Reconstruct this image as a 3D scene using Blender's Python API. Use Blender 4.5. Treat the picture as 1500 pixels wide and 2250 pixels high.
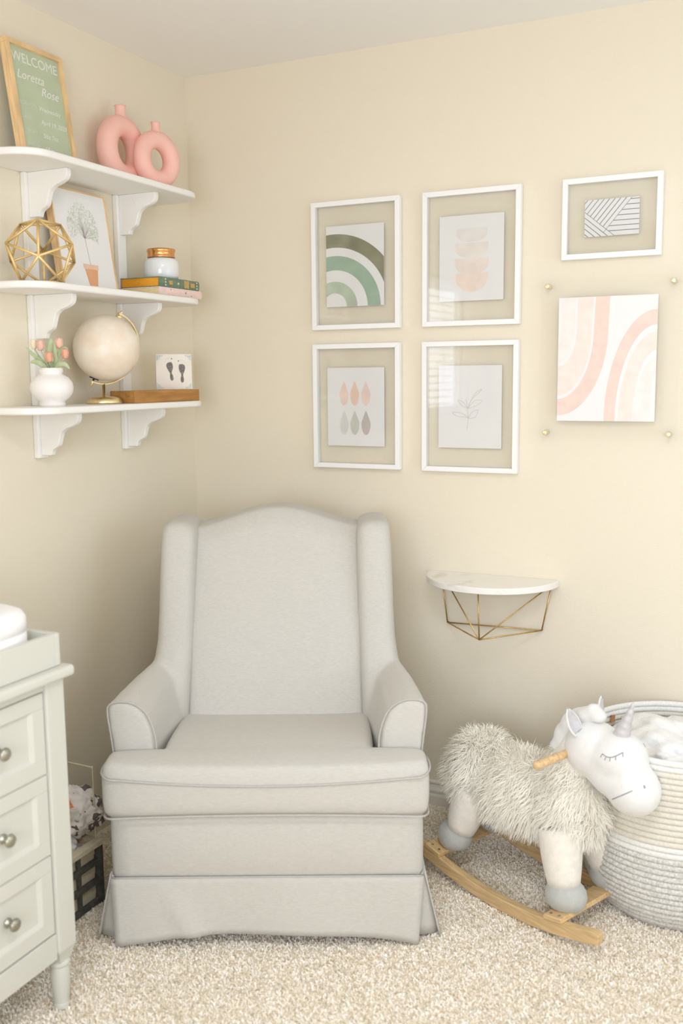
import bpy, bmesh, math, random
import numpy as np
from mathutils import Vector, Matrix, noise
random.seed(7); RNG = np.random.default_rng(7)
for o in list(bpy.data.objects): bpy.data.objects.remove(o)
S = bpy.context.scene; C = S.collection
PI = math.pi

# ------------------------------------------------------------------ camera
cd = bpy.data.cameras.new('camera'); cam = bpy.data.objects.new('camera', cd); C.objects.link(cam)
YAW, PIT, ROL = math.radians(-25.66019), math.radians(-7.80399), math.radians(-.56180)
fw = Vector((math.sin(YAW)*math.cos(PIT), math.cos(YAW)*math.cos(PIT), math.sin(PIT)))
r0 = Vector((math.cos(YAW), -math.sin(YAW), 0)); u0 = r0.cross(fw)
rr = r0*math.cos(ROL)+u0*math.sin(ROL); uu = -r0*math.sin(ROL)+u0*math.cos(ROL)
CAMP = Vector((1.98621, -2.94289, 1.41178))
cam.matrix_world = Matrix(((rr.x, uu.x, -fw.x, CAMP.x), (rr.y, uu.y, -fw.y, CAMP.y), (rr.z, uu.z, -fw.z, CAMP.z), (0, 0, 0, 1)))
cd.sensor_fit = 'HORIZONTAL'; cd.sensor_width = 24.0; cd.lens = 2165.43/1500*24
cd.clip_start = .05
cd.dof.use_dof = True; cd.dof.focus_distance = 2.9; cd.dof.aperture_fstop = 2.1
S.camera = cam
# ------------------------------------------------------------------ light
W = bpy.data.worlds.new('world'); S.world = W; W.use_nodes = True
W.node_tree.nodes['Background'].inputs[0].default_value = (.86, .93, 1, 1)
W.node_tree.nodes['Background'].inputs[1].default_value = 1.6
def area(name, loc, rot, sx, sy, power, col):
    l = bpy.data.lights.new(name, 'AREA'); l.shape = 'RECTANGLE'; l.size = sx; l.size_y = sy; l.energy = power; l.color = col
    o = bpy.data.objects.new(name, l); C.objects.link(o); o.location = loc; o.rotation_euler = rot; return o
# daylight behind the blinds of the left window, and through the window of the right wall
area('daylight_left', (-.42, -3.15, 1.62), (0, math.radians(-90), 0), 1.3, 2.5, 58, (.95, 1, 1.12))
area('daylight_right', (3.42, -1.05, 1.35), (0, math.radians(90), 0), 1.5, 1.7, 15, (.78, .95, 1.30))
area('added_fill_rear', (2.08, -4.66, 1.45), (math.radians(90), 0, 0), 1.7, 1.5, 84, (.91, .98, 1.18))  # soft fill added behind the camera, shining through an added window
area('added_fill_top', (1.85, -2.2, 2.345), (0, 0, 0), .5, .5, 19, (.96, 1, 1.08))  # overhead fill added to lift the seat, arm tops and carpet
S.view_settings.view_transform = 'Standard'; S.view_settings.look = 'None'
S.view_settings.exposure = -0.38; S.view_settings.gamma = 1; S.view_settings.use_curve_mapping = False
S.cycles.use_denoising = True
S.cycles.max_bounces = 12; S.cycles.diffuse_bounces = 7; S.cycles.glossy_bounces = 4; S.cycles.transparent_max_bounces = 16
S.cycles.caustics_reflective = False; S.cycles.caustics_refractive = False
S.cycles.sample_clamp_indirect = 6

# ------------------------------------------------------------------ materials
def mat(name, col, rough=.6, metal=0, var=0, vscale=20, vstretch=(1, 1, 1), bump=0, bscale=200, bstretch=None, spec=.4, sheen=0, col2=None, coat=0, sss=0):
    m = bpy.data.materials.new(name); m.use_nodes = True; nt = m.node_tree; N = nt.nodes; L = nt.links
    b = N['Principled BSDF']
    c4 = (*col, 1)
    b.inputs['Base Color'].default_value = c4; b.inputs['Roughness'].default_value = rough; b.inputs['Metallic'].default_value = metal
    b.inputs['Specular IOR Level'].default_value = spec
    if sheen: b.inputs['Sheen Weight'].default_value = sheen
    if coat: b.inputs['Coat Weight'].default_value = coat
    if sss:
        b.inputs['Subsurface Weight'].default_value = sss; b.inputs['Subsurface Scale'].default_value = .02
    tc = N.new('ShaderNodeTexCoord')
    def nz(scale, st, det=4):
        mp = N.new('ShaderNodeMapping'); mp.inputs['Scale'].default_value = st
        L.new(tc.outputs['Object'], mp.inputs['Vector'])
        n = N.new('ShaderNodeTexNoise'); n.inputs['Scale'].default_value = scale; n.inputs['Detail'].default_value = det
        L.new(mp.outputs[0], n.inputs['Vector']); return n
    if var or col2:
        n = nz(vscale, vstretch); r = N.new('ShaderNodeValToRGB')
        a = col2 or tuple(max(0, x*(1-var)) for x in col); e = col if col2 else tuple(min(1, x*(1+var)) for x in col)
        r.color_ramp.elements[0].color = (*a, 1); r.color_ramp.elements[1].color = (*e, 1)
        r.color_ramp.elements[0].position = .35; r.color_ramp.elements[1].position = .65
        L.new(n.outputs['Fac'], r.inputs[0]); L.new(r.outputs[0], b.inputs['Base Color'])
    if bump:
        n = nz(bscale, bstretch or vstretch, 3); bp = N.new('ShaderNodeBump'); bp.inputs['Strength'].default_value = bump; bp.inputs['Distance'].default_value = .002
        L.new(n.outputs['Fac'], bp.inputs['Height']); L.new(bp.outputs[0], b.inputs['Normal'])
    return m
def glassmat(name, tint=(1, 1, 1), refl=1.0, ior=1.5):
    m = bpy.data.materials.new(name); m.use_nodes = True; nt = m.node_tree; N = nt.nodes; L = nt.links
    N.remove(N['Principled BSDF'])
    t = N.new('ShaderNodeBsdfTransparent'); t.inputs[0].default_value = (*tint, 1)
    g = N.new('ShaderNodeBsdfGlossy'); g.inputs['Roughness'].default_value = .003
    f = N.new('ShaderNodeFresnel'); f.inputs['IOR'].default_value = ior
    mu = N.new('ShaderNodeMath'); mu.operation = 'MULTIPLY'; mu.inputs[1].default_value = refl; mu.use_clamp = True
    x = N.new('ShaderNodeMixShader'); ge = N.new('ShaderNodeNewGeometry'); iv = N.new('ShaderNodeMath'); iv.operation = 'SUBTRACT'; iv.inputs[0].default_value = 1; L.new(ge.outputs['Backfacing'], iv.inputs[1])
    m3 = N.new('ShaderNodeMath'); m3.operation = 'MULTIPLY'; L.new(f.outputs[0], m3.inputs[0]); L.new(iv.outputs[0], m3.inputs[1]); L.new(m3.outputs[0], mu.inputs[0]); L.new(mu.outputs[0], x.inputs[0])
    L.new(t.outputs[0], x.inputs[1]); L.new(g.outputs[0], x.inputs[2]); L.new(x.outputs[0], N['Material Output'].inputs[0])
    return m
M = {}
M['wall'] = mat('wall_paint', (.81, .742, .60), .75, bump=.35, bscale=260, spec=.25)
M['ceil'] = mat('ceiling_paint', (.90, .885, .86), .8, bump=.3, bscale=120, spec=.2)
M['trim'] = mat('trim_paint', (.80, .77, .69), .45, bump=.05, bscale=40)
M['carpet'] = mat('carpet_base', (.78, .70, .56), .95, var=.2, vscale=120, spec=.1)
M['white'] = mat('white_paint', (.89, .875, .835), .45, bump=.08, bscale=60)
M['dresser'] = mat('dresser_paint', (.64, .64, .575), .4, bump=.06, bscale=60)
M['frame'] = mat('frame_white', (.90, .90, .89), .4, bump=.04, bscale=90)
M['paper'] = mat('paper_white', (.86, .855, .85), .7, bump=.03, bscale=300)
M['linen'] = mat('linen_upholstery', (.60, .58, .53), .85, var=.05, vscale=70, vstretch=(1, 6, 8), bump=.45, bscale=420, bstretch=(1, 4, 3), spec=.2, sheen=.15)
M['welt'] = mat('linen_welt', (.50, .485, .455), .85, var=.05, vscale=200, bump=.3, bscale=500, spec=.2)
M['black'] = mat('black_plastic', (.02, .02, .02), .5, bump=.05)
M['brass'] = mat('satin_brass', (.93, .78, .46), .3, metal=1, var=.06, vscale=60)
M['goldwire'] = mat('gold_wire', (.62, .42, .16), .38, metal=.85, var=.1, vscale=80)
M['orbgold'] = mat('orb_gold', (.82, .60, .27), .42, metal=.55, var=.08, vscale=40)
M['copper'] = mat('copper_lid', (.83, .42, .17), .25, metal=1, var=.05)
M['nickel'] = mat('antique_nickel', (.42, .41, .34), .3, metal=.9, var=.1)
M['oak'] = mat('light_oak', (.76, .53, .28), .5, var=.15, vscale=12, vstretch=(1, 1, 12), bump=.1, bscale=60)
M['oakh'] = mat('light_oak_rail', (.70, .49, .25), .5, var=.16, vscale=12, vstretch=(1, 12, 12), bump=.1, bscale=60)
M['rocker'] = mat('rocker_wood', (.66, .47, .24), .5, var=.14, vscale=14, vstretch=(1, 10, 10), bump=.1, bscale=60)
M['block'] = mat('walnut_block', (.52, .26, .07), .45, col2=(.36, .17, .04), vscale=9, vstretch=(6, 1, 9), bump=.15, bscale=40)
M['pink'] = mat('pink_ceramic', (.93, .55, .47), .55, var=.03, vscale=8, bump=.05, bscale=90, sss=.05)
M['ceramic'] = mat('white_ceramic', (.86, .83, .80), .45, bump=.03)
M['milk'] = mat('milk_glass', (.84, .85, .85), .12, var=.02, vscale=10, coat=.5)
M['tile'] = mat('cream_tile', (.82, .77, .68), .3, var=.03, coat=.3)
M['ink'] = mat('footprint_ink', (.20, .18, .16), .6, var=.35, vscale=260)
M['ink2'] = mat('toe_ink', (.55, .50, .45), .6)
M['blueink'] = mat('corner_blue', (.50, .56, .54), .5, col2=(.72, .72, .66), vscale=160)
M['green'] = mat('board_green', (.50, .57, .40), .7, var=.05, vscale=10, bump=.05)
M['chalk'] = mat('board_letters', (.80, .80, .74), .7)
M['chalkdim'] = mat('board_letters_dim', (.66, .69, .58), .7)
M['plush'] = mat('plush_cream', (.84, .80, .72), .95, var=.04, vscale=60, bump=.5, bscale=300, spec=.1, sheen=.4)
M['plushw'] = mat('plush_white', (.80, .80, .785), .95, var=.02, vscale=60, bump=.35, bscale=350, spec=.1, sheen=.3)
M['fur'] = mat('fur_cream', (.97, .93, .84), .8, var=.05, vscale=25, spec=.2)
M['hoof'] = mat('hoof_grey', (.50, .51, .48), .95, var=.04, vscale=80, bump=.4, bscale=350, spec=.1, sheen=.3)
M['silver'] = mat('horn_silver', (.62, .61, .62), .5, metal=.25, var=.05, vscale=60)
M['thread'] = mat('grey_thread', (.38, .37, .38), .9)
M['ropec'] = mat('rope_cream', (.78, .745, .655), .95, var=.05, vscale=160, bump=.6, bscale=500, spec=.1)
M['ropew'] = mat('rope_white', (.84, .835, .80), .95, var=.05, vscale=160, bump=.6, bscale=500, spec=.1)
M['ropeg'] = mat('rope_grey_white', (.80, .79, .75), .95, col2=(.56, .55, .51), vscale=170, bump=.6, bscale=500, spec=.1)
M['fluff'] = mat('white_fleece', (.88, .88, .865), .95, var=.03, vscale=60, bump=.8, bscale=180, spec=.1, sheen=.4)
M['leather'] = mat('tan_leather', (.48, .23, .10), .6, var=.2)
M['marble'] = mat('white_marble', (.86, .845, .80), .2, col2=(.66, .63, .56), vscale=9, coat=.2)
r_ = [n for n in M['marble'].node_tree.nodes if n.type == 'VALTORGB'][0]
r_.color_ramp.elements[0].position = .30; r_.color_ramp.elements[1].position = .40
M['glass'] = glassmat('picture_glass', (.994, .996, .992), 2.0)
M['acryl'] = glassmat('acrylic_sheet', (.999, .999, .998), .3)
M['glassb'] = glassmat('backing_glass', (.997, .998, .996), .4)
M['bookgreen'] = mat('book_green', (.16, .23, .15), .6, var=.15, vscale=90)
M['bookgold'] = mat('book_gilt', (.62, .42, .16), .4, metal=.5, var=.2, vscale=200)
M['bookpale'] = mat('book_pale_stamp', (.66, .66, .52), .5)
M['gilt'] = mat('gilt_pages', (.95, .42, .04), .35, metal=.35, var=.1, vscale=80, vstretch=(1, 1, 10))
M['bookpink'] = mat('book_pink', (.86, .66, .60), .6, var=.05, vscale=60)
M['pages'] = mat('cream_pages', (.80, .66, .38), .7, var=.12, vscale=60, vstretch=(1, 1, 20))
M['violet'] = mat('violet_stamp', (.35, .16, .33), .6)
M['globe'] = mat('globe_paper', (.86, .79, .68), .45, col2=(.80, .66, .50), vscale=14, coat=.15)
M['leaf'] = mat('tulip_leaf', (.36, .44, .20), .5, col2=(.50, .58, .36), vscale=30)
M['tulip'] = mat('tulip_coral', (.78, .40, .27), .6, var=.12, vscale=60)
M['tulip2'] = mat('tulip_blush', (.82, .52, .40), .6, var=.1, vscale=60)
M['tulip3'] = mat('tulip_cream', (.84, .76, .58), .6, var=.06, vscale=60)
M['pad'] = mat('pad_white', (.93, .93, .93), .6, bump=.05, bscale=80)
M['crate'] = mat('crate_grey', (.10, .10, .09), .7, var=.2, vscale=60)
M['liner'] = mat('liner_cream', (.66, .61, .47), .9, var=.06, vscale=60, bump=.3)
M['wire'] = mat('pale_wire', (.66, .63, .50), .4, metal=.4)
M['curtain'] = mat('curtain_blush', (.86, .78, .74), .9, var=.03, vscale=20, bump=.1)
M['blind'] = mat('blind_white', (.88, .88, .87), .5, var=.02)
M['olive'] = mat('print_olive', (.26, .26, .17), .8, var=.12, vscale=20)
M['sage'] = mat('print_sage', (.36, .50, .38), .8, var=.08, vscale=20)
M['sage2'] = mat('print_pale_sage', (.50, .60, .47), .8, var=.08, vscale=20)
for k, c in dict(pa=(.83, .79, .76), pb=(.85, .79, .74), pc=(.87, .77, .71), pd=(.90, .76, .67), da=(.87, .69, .60), db=(.88, .65, .54), dc=(.87, .69, .62),
                 dd=(.75, .72, .70), de=(.64, .64, .58), df=(.58, .52, .50), line=(.24, .25, .27), stem=(.60, .58, .56), sal=(.86, .68, .60), pea=(.91, .79, .72), blu=(.92, .84, .80), pot=(.78, .42, .22), potl=(.84, .58, .42), tr=(.60, .56, .53), lf=(.62, .68, .56), lf2=(.72, .76, .67)).items():
    M[k] = mat('print_'+{'pa':'bowl_grey','pb':'bowl_sand','pc':'bowl_blush','pd':'bowl_peach','da':'drop_rose','db':'drop_coral','dc':'drop_pink','dd':'drop_grey','de':'drop_moss','df':'drop_mauve','line':'grey_line','stem':'stem_grey','sal':'salmon','pea':'peach','blu':'blush','pot':'terracotta','potl':'light_terracotta','tr':'trunk','lf':'leaf','lf2':'pale_leaf'}[k], c, .8, var=.04, vscale=30)
def translucent(m, fac):
    nt = m.node_tree; N = nt.nodes; L = nt.links; b = N['Principled BSDF']; t = N.new('ShaderNodeBsdfTranslucent'); t.inputs[0].default_value = b.inputs['Base Color'].default_value
    x = N.new('ShaderNodeMixShader'); x.inputs[0].default_value = fac; L.new(b.outputs[0], x.inputs[1]); L.new(t.outputs[0], x.inputs[2]); L.new(x.outputs[0], N['Material Output'].inputs[0])
translucent(M['curtain'], .5)
def spotmat(name, base, spot, spot2, scale):
    m = mat(name, base, .9, bump=.2, bscale=120); nt = m.node_tree; N = nt.nodes; L = nt.links
    tc = N.new('ShaderNodeTexCoord'); v = N.new('ShaderNodeTexVoronoi'); v.inputs['Scale'].default_value = scale
    n = N.new('ShaderNodeTexNoise'); n.inputs['Scale'].default_value = scale*.6; L.new(tc.outputs['Object'], n.inputs['Vector'])
    mx = N.new('ShaderNodeMixRGB'); mx.inputs[0].default_value = .12; L.new(tc.outputs['Object'], mx.inputs[1]); L.new(n.outputs['Color'], mx.inputs[2])
    L.new(mx.outputs[0], v.inputs['Vector'])
    r = N.new('ShaderNodeValToRGB'); r.color_ramp.interpolation = 'CONSTANT'
    r.color_ramp.elements[0].color = (*spot, 1); r.color_ramp.elements[0].position = 0; r.color_ramp.elements[1].color = (*base, 1); r.color_ramp.elements[1].position = .32
    L.new(v.outputs['Distance'], r.inputs[0])
    n2 = N.new('ShaderNodeTexNoise'); n2.inputs['Scale'].default_value = scale*.35; L.new(tc.outputs['Object'], n2.inputs['Vector'])
    r2 = N.new('ShaderNodeValToRGB'); r2.color_ramp.elements[0].position = .58; r2.color_ramp.elements[1].position = .62
    L.new(n2.outputs['Fac'], r2.inputs[0])
    m2 = N.new('ShaderNodeMixRGB'); L.new(r2.outputs[0], m2.inputs[0]); L.new(r.outputs[0], m2.inputs[1]); m2.inputs[2].default_value = (*spot2, 1)
    L.new(m2.outputs[0], N['Principled BSDF'].inputs['Base Color']); return m
M['print1'] = spotmat('printed_cotton', (.78, .75, .74), (.16, .13, .13), (.62, .60, .57), 26)
M['print2'] = spotmat('printed_muslin', (.80, .80, .80), (.36, .42, .46), (.88, .50, .34), 34)
M['orangef'] = mat('orange_fabric', (.85, .33, .13), .9, var=.1)

# ------------------------------------------------------------------ helpers
def link(name, me, m=None, parent=None, smooth=False, loc=None):
    o = bpy.data.objects.new(name, me); C.objects.link(o)
    if m is not None:
        for x in (m if isinstance(m, (list, tuple)) else [m]): me.materials.append(x)
    if parent: o.parent = parent
    if smooth: me.shade_smooth() if hasattr(me, 'shade_smooth') else None
    if loc: o.location = loc
    return o
def bobj(name, bm, m, parent=None, smooth=False, bevel=0, seg=2, loc=None, recalc=True):
    if recalc: bmesh.ops.recalc_face_normals(bm, faces=bm.faces)
    me = bpy.data.meshes.new(name); bm.to_mesh(me); bm.free()
    o = link(name, me, m, parent, smooth, loc)
    if bevel:
        b = o.modifiers.new('bevel', 'BEVEL'); b.width = bevel; b.segments = seg; b.limit_method = 'ANGLE'; b.angle_limit = math.radians(35); b.harden_normals = False
        for p in me.polygons: p.use_smooth = True
        a = o.modifiers.new('wn', 'WEIGHTED_NORMAL'); a.keep_sharp = False
    return o
def tag(o, label=None, cat=None, group=None, kind=None):
    if label: o['label'] = label
    if cat: o['category'] = cat
    if group: o['group'] = group
    if kind: o['kind'] = kind
    return o
def thing(name, label, cat, loc=(0, 0, 0), rz=0, group=None):
    o = bpy.data.objects.new(name, None); C.objects.link(o); o.empty_display_size = .05
    o.location = loc; o.rotation_euler = (0, 0, rz); return tag(o, label, cat, group)
def abox(bm, x0, x1, y0, y1, z0, z1):
    v = [bm.verts.new((x, y, z)) for z in (z0, z1) for y in (y0, y1) for x in (x0, x1)]
    for f in ((0, 2, 3, 1), (4, 5, 7, 6), (0, 1, 5, 4), (2, 6, 7, 3), (1, 3, 7, 5), (0, 4, 6, 2)): bm.faces.new([v[i] for i in f])
def box(name, x0, x1, y0, y1, z0, z1, m, parent=None, bevel=0, seg=2):
    bm = bmesh.new(); abox(bm, x0, x1, y0, y1, z0, z1); return bobj(name, bm, m, parent, bevel=bevel, seg=seg)
def prism(bm, pts, h0, h1, ax='y'):
    def P(a, b, h): return {'y': (a, h, b), 'x': (h, a, b), 'z': (a, b, h)}[ax]
    a = [bm.verts.new(P(p[0], p[1], h0)) for p in pts]; b = [bm.verts.new(P(p[0], p[1], h1)) for p in pts]; n = len(pts)
    bm.faces.new(a); bm.faces.new(b[::-1])
    for i in range(n): bm.faces.new((a[i], a[(i+1) % n], b[(i+1) % n], b[i]))
def loft(bm, rings, closed=True, cap=True, closed_path=False):
    R = [[bm.verts.new(p) for p in r] for r in rings]; n = len(R[0])
    m = len(R)
    for i in range(m if closed_path else m-1):
        A, B = R[i], R[(i+1) % m]
        for j in range(n if closed else n-1):
            bm.faces.new((A[j], A[(j+1) % n], B[(j+1) % n], B[j]))
    if cap and not closed_path and closed:
        bm.faces.new(R[0][::-1]); bm.faces.new(R[-1])
    return R
def lathe(bm, prof, n=48, c=(0, 0, 0), axis=None):
    rings = []
    for r, z in prof:
        rings.append([(c[0]+max(r, 1e-4)*math.cos(2*PI*k/n), c[1]+max(r, 1e-4)*math.sin(2*PI*k/n), c[2]+z) for k in range(n)])
    loft(bm, rings)
def tube(bm, pts, r, n=8, closed=False):
    pts = [Vector(p) for p in pts]; m = len(pts); rings = []; up = None
    for i, p in enumerate(pts):
        a = pts[(i-1) % m] if (closed or i > 0) else p; b = pts[(i+1) % m] if (closed or i < m-1) else p
        t = (b-a).normalized()
        if up is None: up = Vector((0, 0, 1)) if abs(t.z) < .9 else Vector((1, 0, 0))
        s = t.cross(up).normalized(); up = s.cross(t).normalized()
        rad = r[i] if isinstance(r, (list, tuple)) else r
        rings.append([p+s*rad*math.cos(2*PI*k/n)+up*rad*math.sin(2*PI*k/n) for k in range(n)])
    loft(bm, rings, closed_path=closed)
def tubeo(name, pts, r, m, parent=None, n=8, closed=False):
    bm = bmesh.new(); tube(bm, pts, r, n, closed); return bobj(name, bm, m, parent, smooth=True)
def ell(bm, c, s, rot=None, sub=3):
    mtx = Matrix.Translation(c) @ (rot.to_4x4() if rot else Matrix.Identity(4)) @ Matrix.Diagonal((*s, 1))
    bmesh.ops.create_icosphere(bm, subdivisions=sub, radius=1, matrix=mtx)
def catmull(P, n=8, closed=False):
    out = []; m = len(P); P = [Vector(p) for p in P]
    for i in range(m if closed else m-1):
        g = lambda k: P[k % m] if closed else P[min(max(k, 0), m-1)]
        a, b, c, d = g(i-1), g(i), g(i+1), g(i+2)
        for j in range(n):
            t = j/n; out.append(.5*((2*b)+(c-a)*t+(2*a-5*b+4*c-d)*t*t+(3*b-a-3*c+d)*t**3))
    if not closed: out.append(P[-1])
    return out
def remesh(name, bm, m, parent, voxel=.008, smooth=6, fn=None, fac=.5):
    me = bpy.data.meshes.new(name+'_tmp'); bm.to_mesh(me); bm.free()
    o = bpy.data.objects.new(name+'_tmp', me); C.objects.link(o)
    r = o.modifiers.new('r', 'REMESH'); r.mode = 'VOXEL'; r.voxel_size = voxel; r.use_smooth_shade = True
    s = o.modifiers.new('s', 'SMOOTH'); s.iterations = smooth; s.factor = fac
    dg = bpy.context.evaluated_depsgraph_get(); me2 = bpy.data.meshes.new_from_object(o.evaluated_get(dg))
    bpy.data.objects.remove(o); me2.name = name; me2.materials.clear()
    if fn:
        for v in me2.vertices: v.co = fn(v.co)
    ob = link(name, me2, m, parent)
    for p in me2.polygons: p.use_smooth = True
    return ob
def clip(poly, x0, x1, y0, y1):
    def cl(P, ins, inter):
        out = []
        for i in range(len(P)):
            a, b = P[i-1], P[i]
            if ins(b):
                if not ins(a): out.append(inter(a, b))
                out.append(b)
            elif ins(a): out.append(inter(a, b))
        return out
    def ix(v): return lambda a, b: (v, a[1]+(b[1]-a[1])*(v-a[0])/(b[0]-a[0]))
    def iy(v): return lambda a, b: (a[0]+(b[0]-a[0])*(v-a[1])/(b[1]-a[1]), v)
    for ins, it in ((lambda p: p[0] >= x0, ix(x0)), (lambda p: p[0] <= x1, ix(x1)), (lambda p: p[1] >= y0, iy(y0)), (lambda p: p[1] <= y1, iy(y1))):
        if not poly: return []
        poly = cl(poly, ins, it)
    return poly

# ------------------------------------------------------------------ room
H = 2.42; XR = 3.2; YF = -4.5
def struct(o): o['kind'] = 'structure'; return o
struct(box('floor', -.12, XR+.12, YF-.12, .12, -.06, 0, M['carpet']))
struct(box('ceiling', -.12, XR+.12, YF-.12, .12, H, H+.06, M['ceil']))
struct(box('wall_back', -.12, XR+.12, 0, .12, 0, H, M['wall']))
def holed(name, ax, p0, p1, a0, a1, h):  # wall slab with one opening; ax = axis of thickness
    bm = bmesh.new(); ha0, ha1, hz0, hz1 = h
    for (u0_, u1_, z0, z1) in ((a0, ha0, 0, H), (ha1, a1, 0, H), (ha0, ha1, 0, hz0), (ha0, ha1, hz1, H)):
        if ax == 'x': abox(bm, p0, p1, u0_, u1_, z0, z1)
        else: abox(bm, u0_, u1_, p0, p1, z0, z1)
    return struct(bobj(name, bm, M['wall']))
holed('wall_left', 'x', -.12, 0, YF, 0, (-3.20, -1.62, 1.18, 1.98))
holed('wall_right', 'x', XR, XR+.12, YF, 0, (-1.9, -.25, .62, 2.08))
holed('wall_front', 'y', YF-.12, YF, -.12, XR+.12, (1.22, 2.94, .7, 2.15))  # opening made for the added fill window
def window(name, ax, p, a0, a1, z0, z1, inward):
    def bxx(n, q0, q1, b0, b1, c0, c1, m, par):
        return box(n, q0, q1, b0, b1, c0, c1, m, par) if ax == 'x' else box(n, b0, b1, q0, q1, c0, c1, m, par)
    w = thing(name, None, None); w['kind'] = 'structure'
    p0, p1 = p
    t = .045
    for n, b0, b1, c0, c1 in (('window_frame', a0, a0+t, z0, z1), ('window_frame', a1-t, a1, z0, z1), ('window_frame', a0+t, a1-t, z0, z0+t), ('window_frame', a0+t, a1-t, z1-t, z1), ('mullion', (a0+a1)/2-.02, (a0+a1)/2+.02, z0+t, z1-t)):
        bxx(n, p0, p0+.04, b0, b1, c0, c1, M['white'], w)
    bxx('pane', p0+.018, p0+.022, a0+t, a1-t, z0+t, z1-t, M['glass'], w)
    i0, i1 = (inward, inward+.03) if inward > p0 else (inward-.03, inward)
    bxx('window_sill', min(p1, i0), max(p1, i1), a0-.04, a1+.04, z0-.035, z0-.001, M['white'], w)
window('window_1', 'x', (-.12, -.06), -3.20, -1.62, 1.18, 1.98, 0.0)
window('window_2', 'x', (XR+.08, XR+.0), -1.9, -.25, .62, 2.08, XR)
window('added_fill_window', 'y', (YF-.12, YF-.06), 1.22, 2.94, .7, 2.15, YF)  # unseen window added to let the rear fill in
bp = [(0, 0), (.0155, 0), (.0155, .032), (.0145, .037), (.0105, .0385), (.0095, .043), (.0135, .047), (.0135, .053), (.0095, .062), (.0075, .069), (.0065, .0705), (.0065, .0725), (.0095, .0745), (.0095, .080), (.007, .083), (0, .083)]
bm = bmesh.new(); loft(bm, [[(x, -d, z) for d, z in bp] for x in (.0155, XR)]); struct(bobj('baseboard_back', bm, M['trim']))
bm = bmesh.new(); loft(bm, [[(d, y, z) for d, z in bp] for y in (YF, 0)]); struct(bobj('baseboard_left', bm, M['trim']))
bm = bmesh.new(); loft(bm, [[(XR-d, y, z) for d, z in bp] for y in (YF, -.0155)]); struct(bobj('baseboard_right', bm, M['trim']))
# carpet pile: short twisted tufts, real geometry, over the part of the floor in view
def carpet():
    n = 260000
    x = RNG.uniform(.03, 2.05, n); y = RNG.uniform(-1.8, -.02, n)
    h = RNG.uniform(.003, .0075, n); a = RNG.uniform(0, 2*PI, n); w = RNG.uniform(.0013, .0026, n)
    lx = RNG.normal(0, .0035, n); ly = RNG.normal(0, .0035, n)
    ca, sa = np.cos(a)*w, np.sin(a)*w
    V = np.zeros((n, 4, 3))
    V[:, 0] = np.stack([x-ca, y-sa, np.full(n, -.001)], 1); V[:, 1] = np.stack([x+ca, y+sa, np.full(n, -.001)], 1)
    V[:, 2] = np.stack([x+lx+ca*.8-sa*.5, y+ly+sa*.8+ca*.5, h], 1); V[:, 3] = np.stack([x+lx-ca*.8-sa*.5, y+ly-sa*.8+ca*.5, h*.92], 1)
    me = bpy.data.meshes.new('carpet_pile'); me.vertices.add(n*4); me.vertices.foreach_set('co', V.ravel())
    me.loops.add(n*4); me.loops.foreach_set('vertex_index', np.arange(n*4)); me.polygons.add(n)
    me.polygons.foreach_set('loop_start', np.arange(n)*4); me.update()
    m = mat('carpet_tufts', (.70, .60, .43), .95, spec=.1); nt = m.node_tree; N = nt.nodes; L = nt.links
    tc = N.new('ShaderNodeTexCoord'); n1 = N.new('ShaderNodeTexNoise'); n1.inputs['Scale'].default_value = 110; n1.inputs['Detail'].default_value = 2
    r = N.new('ShaderNodeValToRGB'); e = r.color_ramp.elements; e[0].position = .36; e[0].color = (.84, .75, .60, 1); e[1].position = .62; e[1].color = (1, .97, .90, 1)
    q = e.new(.48); q.color = (.96, .90, .79, 1)
    L.new(tc.outputs['Object'], n1.inputs['Vector']); L.new(n1.outputs['Fac'], r.inputs[0]); L.new(r.outputs[0], N['Principled BSDF'].inputs['Base Color'])
    o = link('carpet_pile', me, m, bpy.data.objects['floor']); tag(o, kind='stuff')
carpet()

# ------------------------------------------------------------------ left window dressing (seen mirrored in the picture glass)
b = thing('window_blind', 'white slatted blind hanging in the left window, mirrored in the picture glass', 'blind', (0, -2.35, 1.97))
box('head_rail', -.055, -.01, -.51, .51, -.03, 0, M['blind'], b)
sl = box('slat', -.024, .024, -.505, .505, -.0012, .0012, M['blind'], b); sl.rotation_euler = (0, math.radians(6), 0)
for k in range(17):
    o = sl if k == 0 else sl.copy()
    if k: C.objects.link(o); o.parent = b
    o.location = (-.032, 0, -.06-k*.0415)
box('bottom_rail', -.052, -.012, -.505, .505, -.765, -.74, M['blind'], b)
for y in (-.3, .3): tubeo('ladder_cord', [(-.008, y, -.03), (-.008, y, -.74)], .0012, M['blind'], b, 5)
rod = thing('curtain_rod', 'slim white rod above the left window carrying two curtains', 'curtain rod', (.055, -2.35, 2.10))
tubeo('rod', [(0, -1.12, 0), (0, 1.12, 0)], .008, M['white'], rod)
for y in (-1.12, 1.12):
    bm = bmesh.new(); ell(bm, (0, y, 0), (.016, .016, .016), sub=2); bobj('finial', bm, M['white'], rod, smooth=True)
for y in (-1.05, 1.05): tubeo('wall_bracket', [(-.055, y, 0), (0, y, 0)], .005, M['white'], rod, 6)
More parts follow.
